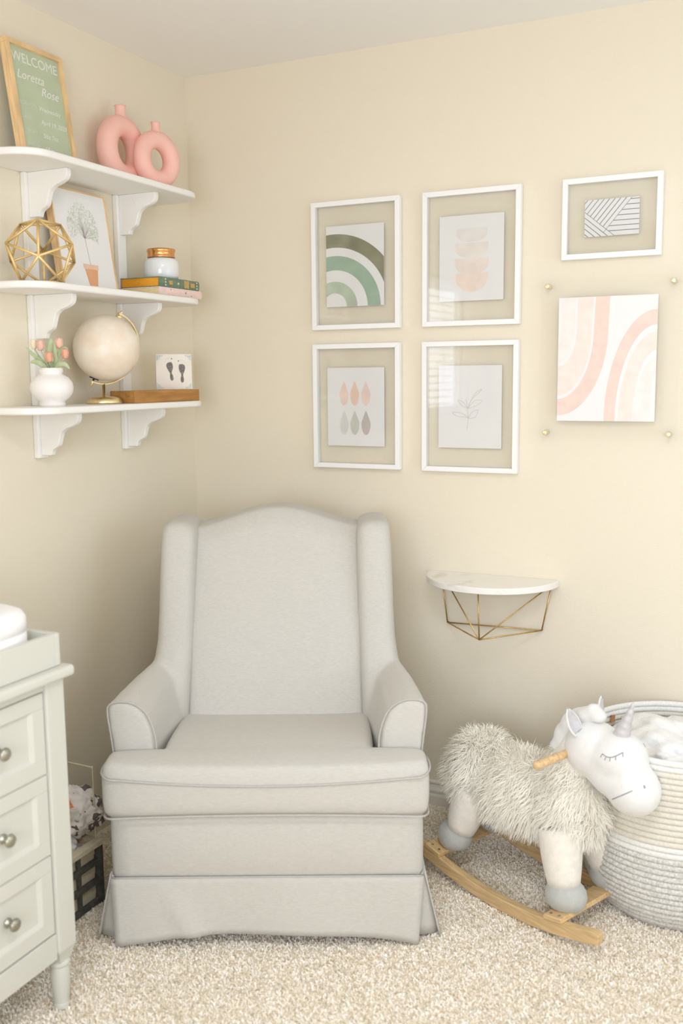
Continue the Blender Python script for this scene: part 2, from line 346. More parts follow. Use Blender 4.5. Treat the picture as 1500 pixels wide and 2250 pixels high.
def curtain(y0, y1, lab):
    o = thing('curtain', lab, 'curtain', (.055, (y0+y1)/2, 2.09), group='curtains of the left window')
    w = (y1-y0); n = 90; nz_ = 14; bm = bmesh.new(); F = []
    for side in (0, 1):
        g = []
        for j in range(nz_+1):
            z = -j/nz_*.93; row = []
            for i in range(n+1):
                u = i/n; amp = .012+.02*j/nz_
                x = amp*math.sin(u*w*2*PI/.075+.5*math.sin(j*.4)) + (.0015 if side else -.0015)
                row.append(bm.verts.new((x, (u-.5)*w, z-.012)))
            g.append(row)
        F.append(g)
        for j in range(nz_):
            for i in range(n): bm.faces.new((g[j][i], g[j][i+1], g[j+1][i+1], g[j+1][i]))
    bobj('cloth', bm, M['curtain'], o, smooth=True)
curtain(-1.83, -1.33, 'blush curtain beside the left window, on the side nearer the shelves')
curtain(-3.4, -2.87, 'blush curtain beside the left window, on the side farther from the shelves')

cl = thing('added_ceiling_fill', 'flat round white ceiling light added as fill above the middle of the room', 'ceiling light', (1.85, -2.2, 2.42))  # unseen fixture added to go with the overhead fill
bm = bmesh.new(); lathe(bm, [(.05, -.055), (.30, -.05), (.33, -.04), (.34, 0), (.05, 0)], 48); bobj('housing', bm, M['white'], cl, smooth=False)
# ------------------------------------------------------------------ pictures on the back wall
def printobj(parent, w, h, shapes, mats, y, thick=.0016):
    """paper with flat printed shapes; shapes = [(matindex, [(u,v)..])] in metres from the lower-left corner"""
    bm = bmesh.new(); abox(bm, -w/2, w/2, y, y+thick, -h/2, h/2)
    for i, (mi, P) in enumerate(shapes):
        P = clip(P, .0002, w-.0002, .0002, h-.0002)
        if len(P) < 3: continue
        yy = y-.00025-.00002*(i % 12)
        vs = [bm.verts.new((p[0]-w/2, yy, p[1]-h/2)) for p in P]
        try: f = bm.faces.new(vs); f.material_index = mi
        except ValueError: pass
    me = bpy.data.meshes.new('print'); bm.to_mesh(me); bm.free()
    return link('print', me, mats, parent)
def band(cx, cy, a0, b0, a1, b1, t0=0, t1=2*PI, n=64):  # quads between two ellipses
    out = []
    for i in range(n):
        p, q = t0+(t1-t0)*i/n, t0+(t1-t0)*(i+1)/n
        out.append([(cx+a0*math.cos(p), cy+b0*math.sin(p)), (cx+a1*math.cos(p), cy+b1*math.sin(p)), (cx+a1*math.cos(q), cy+b1*math.sin(q)), (cx+a0*math.cos(q), cy+b0*math.sin(q))])
    return out
def stroke(p, q, w):
    p, q = Vector(p), Vector(q); d = (q-p).normalized(); n = Vector((-d.y, d.x))*w/2
    return [tuple(p+n), tuple(p-n), tuple(q-n), tuple(q+n)]
def frame(cx, cz, w, h, lab, b=.0155, d=.022, pw=0, ph=0, pdx=0, pdz=0, shapes=(), mats=(), grp='white frames on the back wall'):
    t = thing('picture_frame', lab, 'picture', (cx, 0, cz), group=grp)
    y0 = -.003
    for n, P in (('frame_rail', [(-w/2, h/2), (w/2, h/2), (w/2-b, h/2-b), (-w/2+b, h/2-b)]), ('frame_rail', [(-w/2, -h/2), (-w/2+b, -h/2+b), (w/2-b, -h/2+b), (w/2, -h/2)]),
                 ('frame_stile', [(-w/2, h/2), (-w/2+b, h/2-b), (-w/2+b, -h/2+b), (-w/2, -h/2)]), ('frame_stile', [(w/2, h/2), (w/2, -h/2), (w/2-b, -h/2+b), (w/2-b, h/2-b)])):
        bm = bmesh.new(); prism(bm, P, y0, y0-d, 'y'); bobj(n, bm, M['frame'], t, bevel=.001, seg=2)
    g = box('glass', -w/2+b*.8, w/2-b*.8, -.0165, -.0145, -h/2+b*.8, h/2-b*.8, M['glass'], t)
    box('back_glass', -w/2+b*.8, w/2-b*.8, -.0095, -.0085, -h/2+b*.8, h/2-b*.8, M['glassb'], t)
    pr = printobj(t, pw, ph, shapes, [M['paper'], *mats], -.0128); pr.location = (pdx, 0, pdz)
    return t
PW, PH = .203, .254
sh = []
for mi, r1, r0 in ((1, .229, .187), (2, .161, .116), (3, .080, .043)):
    for q in band(.03, 0, r0, r0, r1, r1, 0, PI): sh.append((mi, q))
frame(.6382, 1.7656, .308, .403, 'tall white floating frame with olive and green rainbow arches print', pw=PW, ph=PH, pdx=-.004, pdz=-.002, shapes=sh, mats=(M['olive'], M['sage'], M['sage2']))
sh = []
for mi, v, d, w_ in ((1, .215, .041, .050), (2, .172, .045, .053), (3, .126, .047, .054), (4, .082, .056, .052)):
    n = 20; cxp = .103
    P = [(cxp-w_, v)]+[(cxp-w_*math.cos(PI*k/n), v-d*(math.sin(PI*k/n)**(.55 if mi < 4 else .8))) for k in range(1, n)]+[(cxp+w_, v)]
    sh.append((mi, P))
frame(1.0222, 1.7650, .308, .403, 'tall white floating frame with four stacked peach bowls print', pw=PW, ph=PH, shapes=sh, mats=(M['pa'], M['pb'], M['pc'], M['pd']))
sh = []
for r_i, v0 in enumerate((.131, .036)):
    for c_i, u in enumerate((.060, .098, .138)):
        n = 28; P = []
        for k in range(n):
            a = 2*PI*k/n; yy = -math.cos(a); xx = math.sin(a)*(1-.45*max(0, yy)-.0)*(1 if yy < 0 else (1-.35*yy))
            P.append((u+xx*.0165, v0+.039+yy*.039))
        sh.append((1+r_i*3+c_i, P))
frame(.6376, 1.3165, .308, .403, 'tall white floating frame with six coral and brown drops print', pw=PW, ph=PH, pdx=-.004, pdz=-.002, shapes=sh, mats=(M['da'], M['db'], M['dc'], M['dd'], M['de'], M['df']))
sh = []; st = []
def curve2(P, w=.0011):
    Q = catmull([(p[0], p[1], 0) for p in P], 6)
    for a, b_ in zip(Q[:-1], Q[1:]): st.append((1, stroke((a.x, a.y), (b_.x, b_.y), w)))
curve2([(.093, .058), (.096, .085), (.095, .12), (.090, .15)])
for P in ([(.096, .095), (.075, .108), (.045, .110), (.062, .098), (.096, .095)], [(.097, .092), (.12, .096), (.128, .118), (.108, .110), (.097, .092)],
          [(.095, .122), (.12, .130), (.142, .146), (.118, .146), (.095, .122)], [(.095, .122), (.108, .150), (.140, .180), (.116, .166), (.095, .122)], [(.094, .124), (.078, .130), (.062, .148), (.080, .142), (.094, .124)]): curve2(P)
frame(1.0212, 1.3160, .308, .403, 'tall white floating frame with thin grey line drawing of a leafy sprig', pw=PW, ph=PH, shapes=st, mats=(M['stem'],))
# striped postcard
def halfclip(P, a, b_, c_):  # keep a*x+b*y<=c
    out = []
    for i in range(len(P)):
        p, q = P[i-1], P[i]; fp = a*p[0]+b_*p[1]-c_; fq = a*q[0]+b_*q[1]-c_
        if (fp <= 0) != (fq <= 0):
            t = fp/(fp-fq); out.append((p[0]+(q[0]-p[0])*t, p[1]+(q[1]-p[1])*t))
        if fq <= 0: out.append(q)
    return out
w3, h3 = .152, .102
L1a, L1b = Vector((0, .68*h3)), Vector((.55*w3, 0)); L2a, L2b = Vector((.41*w3, .2*h3)), Vector((.87*w3, 1.02*h3))
def below(P, a, b_, keep_left):
    d = b_-a; n = Vector((-d.y, d.x))
    if keep_left: n = -n
    return halfclip(P, n.x, n.y, n.dot(a))
sh = [(1, stroke(L1a, L1b, .0014)), (1, stroke(L2a-(L2b-L2a)*.12, L2b, .0012))]
d1 = (L1b-L1a).normalized(); n1 = Vector((-d1.y, d1.x)); d2 = (L2b-L2a).normalized(); n2 = Vector((-d2.y, d2.x))
for k in range(1, 7):
    a = L1a-n1*.0118*k; P = stroke(a-d1*.2, a+d1*.2, .0019); sh.append((1, P))
for k in range(1, 12):
    a = L2a+n2*.0118*k; P = stroke(a-d2*.3, a+d2*.3, .0019); P = below(P, L1a, L1b, True); sh.append((1, P))
for k in range(0, 8):
    v = h3*(.955-k*.137); P = [(0, v-.001), (w3, v-.001), (w3, v+.001), (0, v+.001)]; P = below(P, L2a, L2b, False); P = below(P, L1a, L1b, True) if P else P; sh.append((1, P))
sh = [s_ for s_ in sh if s_[1]]
frame(1.4369, 1.8532, .278, .226, 'small landscape white frame with grey diagonal striped card', pw=w3, ph=h3, shapes=sh, mats=(M['line'],))
# clear acrylic panel on brass standoffs
t = thing('acrylic_display', 'clear acrylic wall panel on brass standoffs holding salmon arches print', 'picture', (1.4385, 0, 1.4545))
hw, hh = .1965, .2325
box('acrylic_sheet', -hw, hw, -.034, -.032, -hh, hh, M['acryl'], t); box('acrylic_sheet', -hw, hw, -.0285, -.0265, -hh, hh, M['acryl'], t)
for sx in (-1, 1):
    for sz in (-1, 1):
        bm = bmesh.new()
        rings = [[(sx*.1755+r*math.cos(2*PI*k/20), y, sz*.2125+r*math.sin(2*PI*k/20)) for k in range(20)] for r, y in ((.0055, 0), (.0055, -.035), (.0066, -.035), (.0066, -.042), (.0055, -.0435), (.002, -.044))]
        loft(bm, rings); bobj('standoff', bm, M['brass'], t, smooth=False, bevel=.0005)
w6, h6 = .2778, .3552; sh = []
for mi, a1, a0, b1, b0 in ((1, .515, .37, .70, .565), (2, .345, .195, .54, .30), (3, .165, .03, .27, .12)):
    for q in band(0, .745*h6, a0*w6, b0*h6, a1*w6, b1*h6, -PI/2, 0): sh.append((mi, q))
    sh.append((mi, [(a0*w6, .745*h6), (a1*w6, .745*h6), ((a1+.012)*w6, h6), ((a0+.012)*w6, h6)]))
for mi, a1, a0, b1, b0 in ((1, .51, .40, .885, .765), (2, .365, .225, .71, .565), (3, .215, .05, .50, .36)):
    for q in band(1.0*w6, .0, a0*w6, b0*h6, a1*w6, b1*h6, PI/2, PI): sh.append((mi, q))
pr = printobj(t, w6, h6, sh, [M['paper'], M['sal'], M['pea'], M['blu']], -.0312, .0014); pr.location = (-.0035, 0, .0005)

# ------------------------------------------------------------------ half-round marble wall table
t = thing('wall_table', 'half-round white marble wall shelf on gold wire bracket beside the armchair', 'shelf', (1.098, 0, .772))
bm = bmesh.new(); prism(bm, [(.2095*math.cos(-PI*k/48), .203*math.sin(-PI*k/48)-.001) for k in range(49)], 0, .020, 'z'); bobj('marble_top', bm, M['marble'], t, bevel=.003, seg=3)
A_, B_, C_, D_, E_, F_ = [Vector(p) for p in ((-.158, -.03, -.003), (.190, -.03, -.003), (-.146, -.012, -.145), (.160, -.012, -.140), (.004, -.15, -.152), (-.001, -.15, -.003))]
for a, b_ in ((A_, C_), (B_, D_), (C_, D_), (C_, E_), (D_, E_), (E_, F_), (A_+Vector((.012, 0, 0)), E_), (B_-Vector((.012, 0, 0)), E_), (A_, B_), (A_, F_), (B_, F_)): tubeo('wire', [a, b_], .0022, M['goldwire'], t, 8)
for p in (C_, D_, A_, B_): tubeo('wall_pin', [p, (p.x, 0, p.z)], .0022, M['goldwire'], t, 6)

# ------------------------------------------------------------------ wall shelves
def rrshelf(x0=.001, x1=.196, y0=-.995, y1=-.188, r=.105):
    P = [(x0, y1)]
    for k in range(13): a = PI/2-PI/2*k/12; P.append((x1-r+r*math.cos(a), y1-r*.85+r*.85*math.sin(a)))
    for k in range(13): a = 0-PI/2*k/12; P.append((x1-r+r*math.cos(a), y0+r*.85+r*.85*math.sin(a)))
    P.append((x0, y0)); return P
SZ = (1.9725, 1.6445, 1.3205)
brk = catmull([(p[0], p[1], 0) for p in ((.153, 0), (.154, -.014), (.147, -.028), (.130, -.037), (.108, -.044), (.092, -.056), (.085, -.074), (.078, -.092), (.064, -.101), (.056, -.108), (.052, -.120))], 4)
t = thing('wall_shelf_unit', 'white three-tier shelf with scroll brackets on the left wall', 'shelf', (0, -.59, 1.19))
def toL(P): return [(p[0], p[1]+.59) for p in P]
for z in SZ:
    bm = bmesh.new(); prism(bm, toL(rrshelf()), z-1.19, z-1.19+.0195, 'z'); bobj('shelf_board', bm, M['white'], t, bevel=.006, seg=3)
for yc in (-.79, -.398):
    for z, zl in zip(SZ, (SZ[1]+.0195, SZ[2]+.0195, 1.192)):
        box('upright', .0005, .018, yc+.59-.0195, yc+.59+.0195, zl-1.19, z-1.19, M['white'], t, bevel=.002)
        bm = bmesh.new(); P = [(.018, 0)]+[(p.x, p.y) for p in brk]+[(.018, -.120)]
        prism(bm, [(a, b_+z-1.19) for a, b_ in P], yc+.59-.0095, yc+.59+.0095, 'y'); bobj('bracket', bm, M['white'], t, bevel=.003, seg=2)
T1, T2, T3 = [z+.0195 for z in SZ]

# -- top shelf: announcement board
def leaning(name, lab, cat, y0, y1, xb, ztop, xt, zb):
    """Empty at the bottom edge centre; local X right, Y up the board, Z out of its face"""
    o = bpy.data.objects.new(name, None); C.objects.link(o)
    X = Vector((0, 1, 0)); Yv = Vector((xt-xb, 0, ztop-zb)).normalized(); Z = X.cross(Yv)
    o.matrix_world = Matrix(((X.x, Yv.x, Z.x, xb), (X.y, Yv.y, Z.y, (y0+y1)/2), (X.z, Yv.z, Z.z, zb), (0, 0, 0, 1)))
    tag(o, lab, cat); return o, y1-y0, Vector((xt-xb, 0, ztop-zb)).length
t, w, h = leaning('announcement_board', 'green letter sign in oak frame leaning on the top shelf', 'sign', -.885, -.671, .090, 2.298, .045, T1+.001)
b = .0135
for n, x0, x1, y0, y1 in (('frame_rail', -w/2, w/2, 0, b), ('frame_rail', -w/2, w/2, h-b, h), ('frame_stile', -w/2, -w/2+b, b, h-b), ('frame_stile', w/2-b, w/2, b, h-b)):
    box(n, x0, x1, y0, y1, -.024, 0, M['oak'], t, bevel=.001)
box('panel', -w/2+b*.8, w/2-b*.8, b*.8, h-b*.8, -.018, -.008, M['green'], t)
def text(s, parent, x, y, z, size, m, shear=0, align='LEFT', name='lettering', rot=None):
    c = bpy.data.curves.new(name, 'FONT'); c.body = s; c.size = size; c.shear = shear; c.align_x = align; c.extrude = .0002; c.resolution_u = 3
    o = bpy.data.objects.new(name+'_t', c); C.objects.link(o)
    dg = bpy.context.evaluated_depsgraph_get(); me = bpy.data.meshes.new_from_object(o.evaluated_get(dg)); bpy.data.objects.remove(o)
    me.materials.clear(); o = link(name, me, m, parent, loc=(x, y, z))
    if rot: o.rotation_euler = rot
    return o
text('WELCOME', t, 0, h-.052, -.0077, .036, M['chalk'], 0, 'CENTER')
text('Loretta', t, -.078, h-.096, -.0077, .034, M['chalk'], .35)
text('Rose', t, .006, h-.126, -.0077, .034, M['chalk'], .35)
for k, (a, b_) in enumerate((('BORN ON', 'Wednesday'), ('DATE', 'April 19, 2023'), ('WEIGHT', '5lbs 7oz'), ('LENGTH', '18 in'))):
    y = h-.165-k*.036
    text(a, t, -.082, y, -.0077, .013, M['chalkdim'])
    text(b_, t, -.012, y-.004, -.0077, .0175, M['chalk'], .25)

# -- top shelf: ring vases
def ringvase(lab, x, y, z, R, r, neck, rz):
    v = thing('ring_vase', lab, 'vase', (x, y, z), rz, 'pink ring vases on the top shelf')  # ring lies in the local YZ plane
    bm = bmesh.new(); n = 64; m = 28; zc = R+r*1.02
    rings = [[(r*1.02*math.sin(2*PI*j/m), (R+r*math.cos(2*PI*j/m))*math.cos(2*PI*i/n), zc+(R+r*math.cos(2*PI*j/m))*math.sin(2*PI*i/n)*1.02) for j in range(m)] for i in range(n)]
    loft(bm, rings, closed_path=True)
    bobj('ring_body', bm, M['pink'], v, smooth=True)
    bm = bmesh.new(); q = r*.62; z0 = zc+R*1.02; lathe(bm, [(q*1.25, z0-r*.2), (q*1.1, z0+r*.75), (q*.86, z0+r*1.05), (q*.80, z0+r*1.3), (q*.82, z0+r*1.02+neck*.8), (q*.92, z0+r*1.02+neck), (q*.78, z0+r*1.02+neck), (q*.66, z0+r*1.02+neck-.004), (q*.64, z0+r*.5)], 28)
    bobj('neck', bm, M['pink'], v, smooth=True); return v
ringvase('larger pink ring vase behind, on the top shelf', .062, -.440, T1, .069, .031, .028, 0)
ringvase('smaller pink ring vase in front, at the shelf end near the corner', .125, -.352, T1, .0575, .0265, .024, math.radians(-14))

# -- middle shelf
t, w, h = leaning('framed_print', 'framed watercolour of potted tree leaning on the middle shelf', 'picture', -.728, -.490, .070, 1.953, .028, T2+.001)
b = .004
for n, x0, x1, y0, y1 in (('frame_rail', -w/2, w/2, 0, b), ('frame_rail', -w/2, w/2, h-b, h), ('frame_stile', -w/2, -w/2+b, b, h-b), ('frame_stile', w/2-b, w/2, b, h-b)):
    box(n, x0, x1, y0, y1, -.024, 0, M['oak'], t)
bm = bmesh.new(); abox(bm, -w/2+b*.8, w/2-b*.8, b*.8, h-b*.8, -.006, -.003)
def flat(bm, P, mi, z=-.0026):
    vs = [bm.verts.new((p[0], p[1], z)) for p in P]
    f = bm.faces.new(vs); f.material_index = mi
for i, q in enumerate([[(-.006, .018), (.030, .018), (.040, .068), (-.018, .068)], [(-.021, .066), (.043, .066), (.045, .080), (-.022, .080)]]): flat(bm, q, 1+i, -.0026+.0001*i)
flat(bm, stroke((.011, .08), (.002, .17), .0026), 3)
for k in range(34):
    a = RNG.uniform(.1, PI-.1); L_ = RNG.uniform(.03, .085); p0 = Vector((.003, .155)); d = Vector((math.cos(a)*.9, math.sin(a))); flat(bm, stroke(p0, p0+d*L_, .0009), 3, -.00255)
for k in range(330):
    a = RNG.uniform(-.5, PI+.4); L_ = .085*math.sqrt(RNG.uniform(.02, 1)); c = Vector((.001+math.cos(a)*L_*.78, .178+math.sin(a)*L_*.92))
    th = RNG.uniform(0, PI); d = Vector((math.cos(th), math.sin(th)))*.0048; n_ = Vector((-d.y, d.x))*.3
    flat(bm, [c-d, c-n_, c+d, c+n_], 4+int(RNG.integers(0, 2)), -.0025+.00001*(k % 9))
me = bpy.data.meshes.new('print'); bm.to_mesh(me); bm.free(); link('print', me, [M['paper'], M['pot'], M['potl'], M['tr'], M['lf'], M['lf2']], t)

t = thing('geometric_orb', 'gold wire icosahedron ornament at the left of the middle shelf', 'ornament', (.118, -.872, T2))
ph = (1+5**.5)/2; V = [Vector(v) for v in [(0, s1, s2*ph) for s1 in (-1, 1) for s2 in (-1, 1)]+[(s1, s2*ph, 0) for s1 in (-1, 1) for s2 in (-1, 1)]+[(s2*ph, 0, s1) for s1 in (-1, 1) for s2 in (-1, 1)]]
R_ = .097; V = [v.normalized()*R_ for v in V]
f0 = None
for i in range(12):
    for j in range(i):
        for k in range(j):
            if all((V[a]-V[b_]).length < R_*1.06 for a, b_ in ((i, j), (j, k), (i, k))) and f0 is None: f0 = (i, j, k)
nn = (V[f0[0]]+V[f0[1]]+V[f0[2]]).normalized(); q = nn.rotation_difference(Vector((0, 0, -1)))
qr = Matrix.Rotation(math.radians(38), 3, 'Z')
V = [qr @ (q @ v) for v in V]; zm = min(v.z for v in V); V = [v-Vector((0, 0, zm-.0028)) for v in V]
for i in range(12):
    for j in range(i):
        if (V[i]-V[j]).length < R_*1.06: tubeo('rod', [V[i], V[j]], .0037, M['orbgold'], t, 6)

def book(lab, x0, x1, y0, y1, z0, z1, cover, pages, extra, name='hardback_book'):
    t = thing(name, lab, 'book', ((x0+x1)/2, (y0+y1)/2, z0), group='stacked books on the middle shelf'); hx, hy, hz = (x1-x0)/2, (y1-y0)/2, z1-z0
    bm = bmesh.new(); abox(bm, -hx, hx-.004, -hy, hy, 0, .0022); abox(bm, -hx, hx-.004, -hy, hy, hz-.0022, hz); bobj('cover_boards', bm, cover, t)
    bm = bmesh.new(); P = [(hx-.006, 0), (hx-.001, 0), (hx+.0015, hz*.25), (hx+.002, hz*.5), (hx+.0015, hz*.75), (hx-.001, hz), (hx-.006, hz)]
    prism(bm, P, -hy, hy, 'y'); bobj('spine', bm, cover, t, bevel=.0006)
    box('page_block', -hx+.003, hx-.006, -hy+.003, hy-.003, .0022, hz-.0022, pages, t)
    for n, a, b_, c0, c1, m in extra:
        bm = bmesh.new(); X = hx+.0022; abox(bm, X-.0008, X+.0003, a, b_, c0*hz, c1*hz); bobj(n, bm, m, t)
    return t
book('pink clothbound book, lower of two under the glass jar', .025, .172, -.423, -.198, T2+.0005, T2+.026, M['bookpink'], M['pages'], [('spine_stamp', -.002+.02, .004+.02, .45, .62, M['violet']), ('spine_stamp', .052, .055, .2, .3, M['violet']), ('spine_stamp', -.06, -.057, .7, .8, M['violet'])])
ex = [('gilt_band', .02, .046, .1, .9, M['bookgold'])]
for y in (-.082, .088): ex += [('spine_stamp', y, y+.006, c, c+.16, M['bookpale']) for c in (.12, .42, .72)]
ex += [('spine_stamp', -.062, -.042, .3, .7, M['bookgold']), ('spine_stamp', .055, .078, .25, .7, M['bookgold']), ('spine_stamp', -.015, -.008, .38, .6, M['bookpale'])]
book('dark green book with gilt page edges directly under the glass jar', .022, .170, -.420, -.208, T2+.0265, T2+.056, M['bookgreen'], M['gilt'], ex)
t = thing('candle_jar', 'white glass jar with copper lid on two stacked books', 'jar', (.098, -.308, T2+.0562))
bm = bmesh.new(); lathe(bm, [(.044, 0), (.050, .003), (.0535, .010), (.055, .022), (.055, .045), (.053, .056), (.047, .064), (.040, .068)], 48); bobj('jar_body', bm, M['milk'], t, smooth=True)
bm = bmesh.new(); lathe(bm, [(.043, .0685), (.0445, .070), (.0425, .073), (.042, .084), (.0445, .087), (.045, .092), (.043, .0955), (.036, .0965)], 48); bobj('lid', bm, M['copper'], t, smooth=True)

# -- bottom shelf
VX, VY = .108, -.845
t = thing('vase', 'round white ceramic vase of tulips on the bottom shelf', 'vase', (VX, VY, T3))
bm = bmesh.new(); lathe(bm, [(.034, 0), (.0345, .006), (.033, .014), (.045, .022), (.055, .036), (.0575, .050), (.055, .064), (.045, .078), (.030, .086), (.029, .089), (.0315, .093), (.0315, .102), (.029, .104), (.0265, .1035), (.025, .098), (.024, .085), (.0245, .08)], 48); bobj('vase_body', bm, M['ceramic'], t, smooth=True)
tl = Vector((.788, .616, 0)); tf = Vector((-.616, .788, 0))  # right / away, as seen from the room
def leafmesh(P, w, m, parent):
    Q = catmull(P, 6); bm = bmesh.new(); n = len(Q); L_, R2, Cc = [], [], []
    for i, q in enumerate(Q):
        t_ = i/(n-1); ww = w*math.sin(PI*(t_*.85+.12))**.8 if t_ < 1 else .0004
        d = (Q[min(i+1, n-1)]-Q[max(i-1, 0)]).normalized(); s = d.cross(tf).normalized()
        L_.append(bm.verts.new(q+s*ww)); R2.append(bm.verts.new(q-s*ww)); Cc.append(bm.verts.new(q+tf*ww*.35))
    for i in range(n-1):
        bm.faces.new((L_[i], Cc[i], Cc[i+1], L_[i+1])); bm.faces.new((Cc[i], R2[i], R2[i+1], Cc[i+1]))
    o = bobj('leaf', bm, m, parent, smooth=True); s_ = o.modifiers.new('solid', 'SOLIDIFY'); s_.thickness = .0008
def tulip(lab, dx, dz, dy, m, leaves, s=1.0, lean=0):
    t = thing('tulip', lab, 'flower', (VX, VY, T3+.088), group='tulips in the white vase')
    top = tl*dx+tf*dy+Vector((0, 0, dz)); base = tl*dx*.12+tf*dy*.1
    P = catmull([base, base+Vector((0, 0, dz*.3))+tl*dx*.15, top*.75+base*.2, top], 5)
    tubeo('stem', P, .0017, M['leaf'], t, 6)
    bm = bmesh.new()
    for k in range(6):
        a = k*PI/3+.3; rr_ = .0062*s if k % 2 else .0052*s
        rot = Matrix.Rotation(a, 3, 'Z') @ Matrix.Rotation(math.radians(7), 3, 'Y')
        ell(bm, top+Vector((math.cos(a)*rr_, math.sin(a)*rr_, .010*s)), (.0042*s, .0078*s, .0145*s), rot, 2)
    bobj('bloom', bm, m, t, smooth=True)
    for P, w in leaves: leafmesh([tl*p[0]+tf*p[1]+Vector((0, 0, p[2])) for p in P], w, M['leaf'], t)
tulip('pale cream tulip, far left in the white vase', -.042, .070, .006, M['tulip3'], [([(-.008, 0, 0), (-.02, 0, .03), (-.045, 0, .052), (-.062, 0, .072)], .006)], .95)
tulip('blush tulip, second from left in the white vase', -.024, .066, -.008, M['tulip2'], [([(-.008, -.004, 0), (-.018, -.006, .02), (-.038, -.008, .032), (-.052, -.008, .030)], .0075)])
tulip('coral tulip, low in the middle of the white vase', -.002, .034, -.022, M['tulip'], [([(0, 0, .01), (-.004, .004, .045), (.0, .006, .075), (.004, .006, .098)], .010)])
tulip('blush tulip, tallest at the right of the white vase', .024, .072, .008, M['tulip2'], [([(.006, 0, 0), (.014, 0, .03), (.013, 0, .055), (.012, 0, .082)], .006)])
tulip('deep coral tulip, rightmost in the white vase', .039, .044, -.006, M['tulip'], [([(.008, -.004, 0), (.018, -.006, .022), (.036, -.008, .026), (.050, -.008, .012)], .007), ([(.006, .004, .02), (.02, .006, .05), (.036, .006, .068), (.048, .006, .066)], .006)], .95)

GC = Vector((.112, -.612, 1.502)); t = thing('globe', 'cream desk globe on brass stand on the bottom shelf', 'globe', (GC.x, GC.y, T3))
g0 = Vector((0, 0, GC.z-T3)); ax = (Vector((0, 0, 1))*math.cos(math.radians(24))+tl*math.sin(math.radians(24))).normalized()
bm = bmesh.new(); bmesh.ops.create_uvsphere(bm, u_segments=64, v_segments=40, radius=.0955); bmesh.ops.translate(bm, verts=bm.verts, vec=g0); bobj('sphere', bm, M['globe'], t, smooth=True)
ra = .106; arc = []; pv = (tl*.85+tf*.52); pv = (pv-ax*pv.dot(ax)).normalized(); sdv = ax.cross(pv)
for k in range(33):
    a = math.radians(-94+188*k/32); arc.append(g0+pv*ra*math.cos(a)+ax*ra*math.sin(a))
bm = bmesh.new(); up_ = tf
rings = []
for i, p in enumerate(arc):
    d = (p-g0).normalized(); rings.append([p+d*.0018+sdv*.0045, p+d*.0018-sdv*.0045, p-d*.0018-sdv*.0045, p-d*.0018+sdv*.0045])
loft(bm, rings); bobj('meridian_arm', bm, M['brass'], t, smooth=False)
lo_ = min([g0+(pv*math.cos(a)+ax*math.sin(a))*.106 for a in np.linspace(-1.6, 0, 60)], key=lambda q_: q_.z)
bm = bmesh.new(); lathe(bm, [(.051, 0), (.0525, .003), (.0515, .009), (.044, .017), (.030, .021), (.012, .023), (.005, .024), (.0045, lo_.z)], 48, c=(lo_.x, lo_.y, 0)); bobj('base', bm, M['brass'], t, smooth=True)
def diskat(bm, c, axis, prof, n=24):
    q = Vector((0, 0, 1)).rotation_difference(axis); rings = [[c+(q @ Vector((r*math.cos(2*PI*k/n), r*math.sin(2*PI*k/n), z))) for k in range(n)] for r, z in prof]; loft(bm, rings)
bm = bmesh.new(); diskat(bm, g0-ax*.0965, ax, [(.014, -.001), (.014, .004)]); bobj('pole_cap', bm, M['black'], t)
bm = bmesh.new(); diskat(bm, g0-ax*.122, ax, [(.003, 0), (.003, .026)], 12); bobj('pole_pin', bm, M['brass'], t, smooth=True)
bm = bmesh.new(); diskat(bm, g0+ax*.094, ax, [(.011, 0), (.009, .006), (.004, .010), (.004, .018), (.001, .024)]); bobj('finial', bm, M['brass'], t, smooth=True)

t = thing('wood_block', 'brown wooden ledge block on the bottom shelf under the footprint tile', 'block', (.118, -.385, T3))
box('block', -.046, .046, -.170, .170, 0, .0365, M['block'], t, bevel=.0015)
t = thing('footprint_tile', 'square cream tile with two baby footprints standing on the wooden block', 'tile', (.116, -.286, T3+.0367), math.radians(44))  # local X right, -Y faces the room
hw = .0575
box('tile_body', -hw, hw, -.006, .006, 0, .113, M['tile'], t, bevel=.0012)
def foot(cx, cz, sx, tilt):
    def tr(P): 
        c, s = math.cos(tilt), math.sin(tilt); return [(cx+(p[0]*c-p[1]*s), cz+(p[0]*s+p[1]*c)) for p in P]
    bm = bmesh.new()
    P = [(-.010, .014), (-.006, .022), (.002, .024), (.009, .022), (.0105, .012), (.0085, .002), (.004, -.006), (.003, -.012), (.005, -.02), (.005, -.030), (.001, -.035), (-.004, -.032), (-.005, -.022), (-.003, -.010), (-.007, 0)]
    P = [(p[0]*sx, p[1]) for p in P]; Q = [(q.x, q.y) for q in catmull([(a, b_, 0) for a, b_ in P], 4, closed=True)]
    prism(bm, tr(Q), -.0066, -.0058, 'y')
    bobj('footprint', bm, M['ink'], t)
    for i, (px, pz, r) in enumerate(((.011, .034, .0021), (.004, .0375, .0012), (-.002, .0365, .0011), (-.007, .034, .001), (-.0115, .029, .001))):
        bm = bmesh.new(); prism(bm, tr([(px*sx+r*math.cos(2*PI*k/10), pz+r*math.sin(2*PI*k/10)) for k in range(10)]), -.0066, -.0058, 'y'); bobj('toe_print', bm, M['ink'] if i == 0 else M['ink2'], t)
foot(-.012, .063, 1, .16); foot(.026, .057, -1, .0)
for sx, sz in ((-1, 0), (1, 0), (-1, 1), (1, 1)):
    bm = bmesh.new(); P = [(0, 0), (.022, 0), (.018, .006), (.012, .007), (.009, .014), (.004, .016), (0, .020)]
    P = [(sx*(hw-.002-p[0]), .0025+p[1] if sz == 0 else .1105-p[1]) for p in P]; prism(bm, P, -.0064, -.0058, 'y'); bobj('corner_ornament', bm, M['blueink'], t)

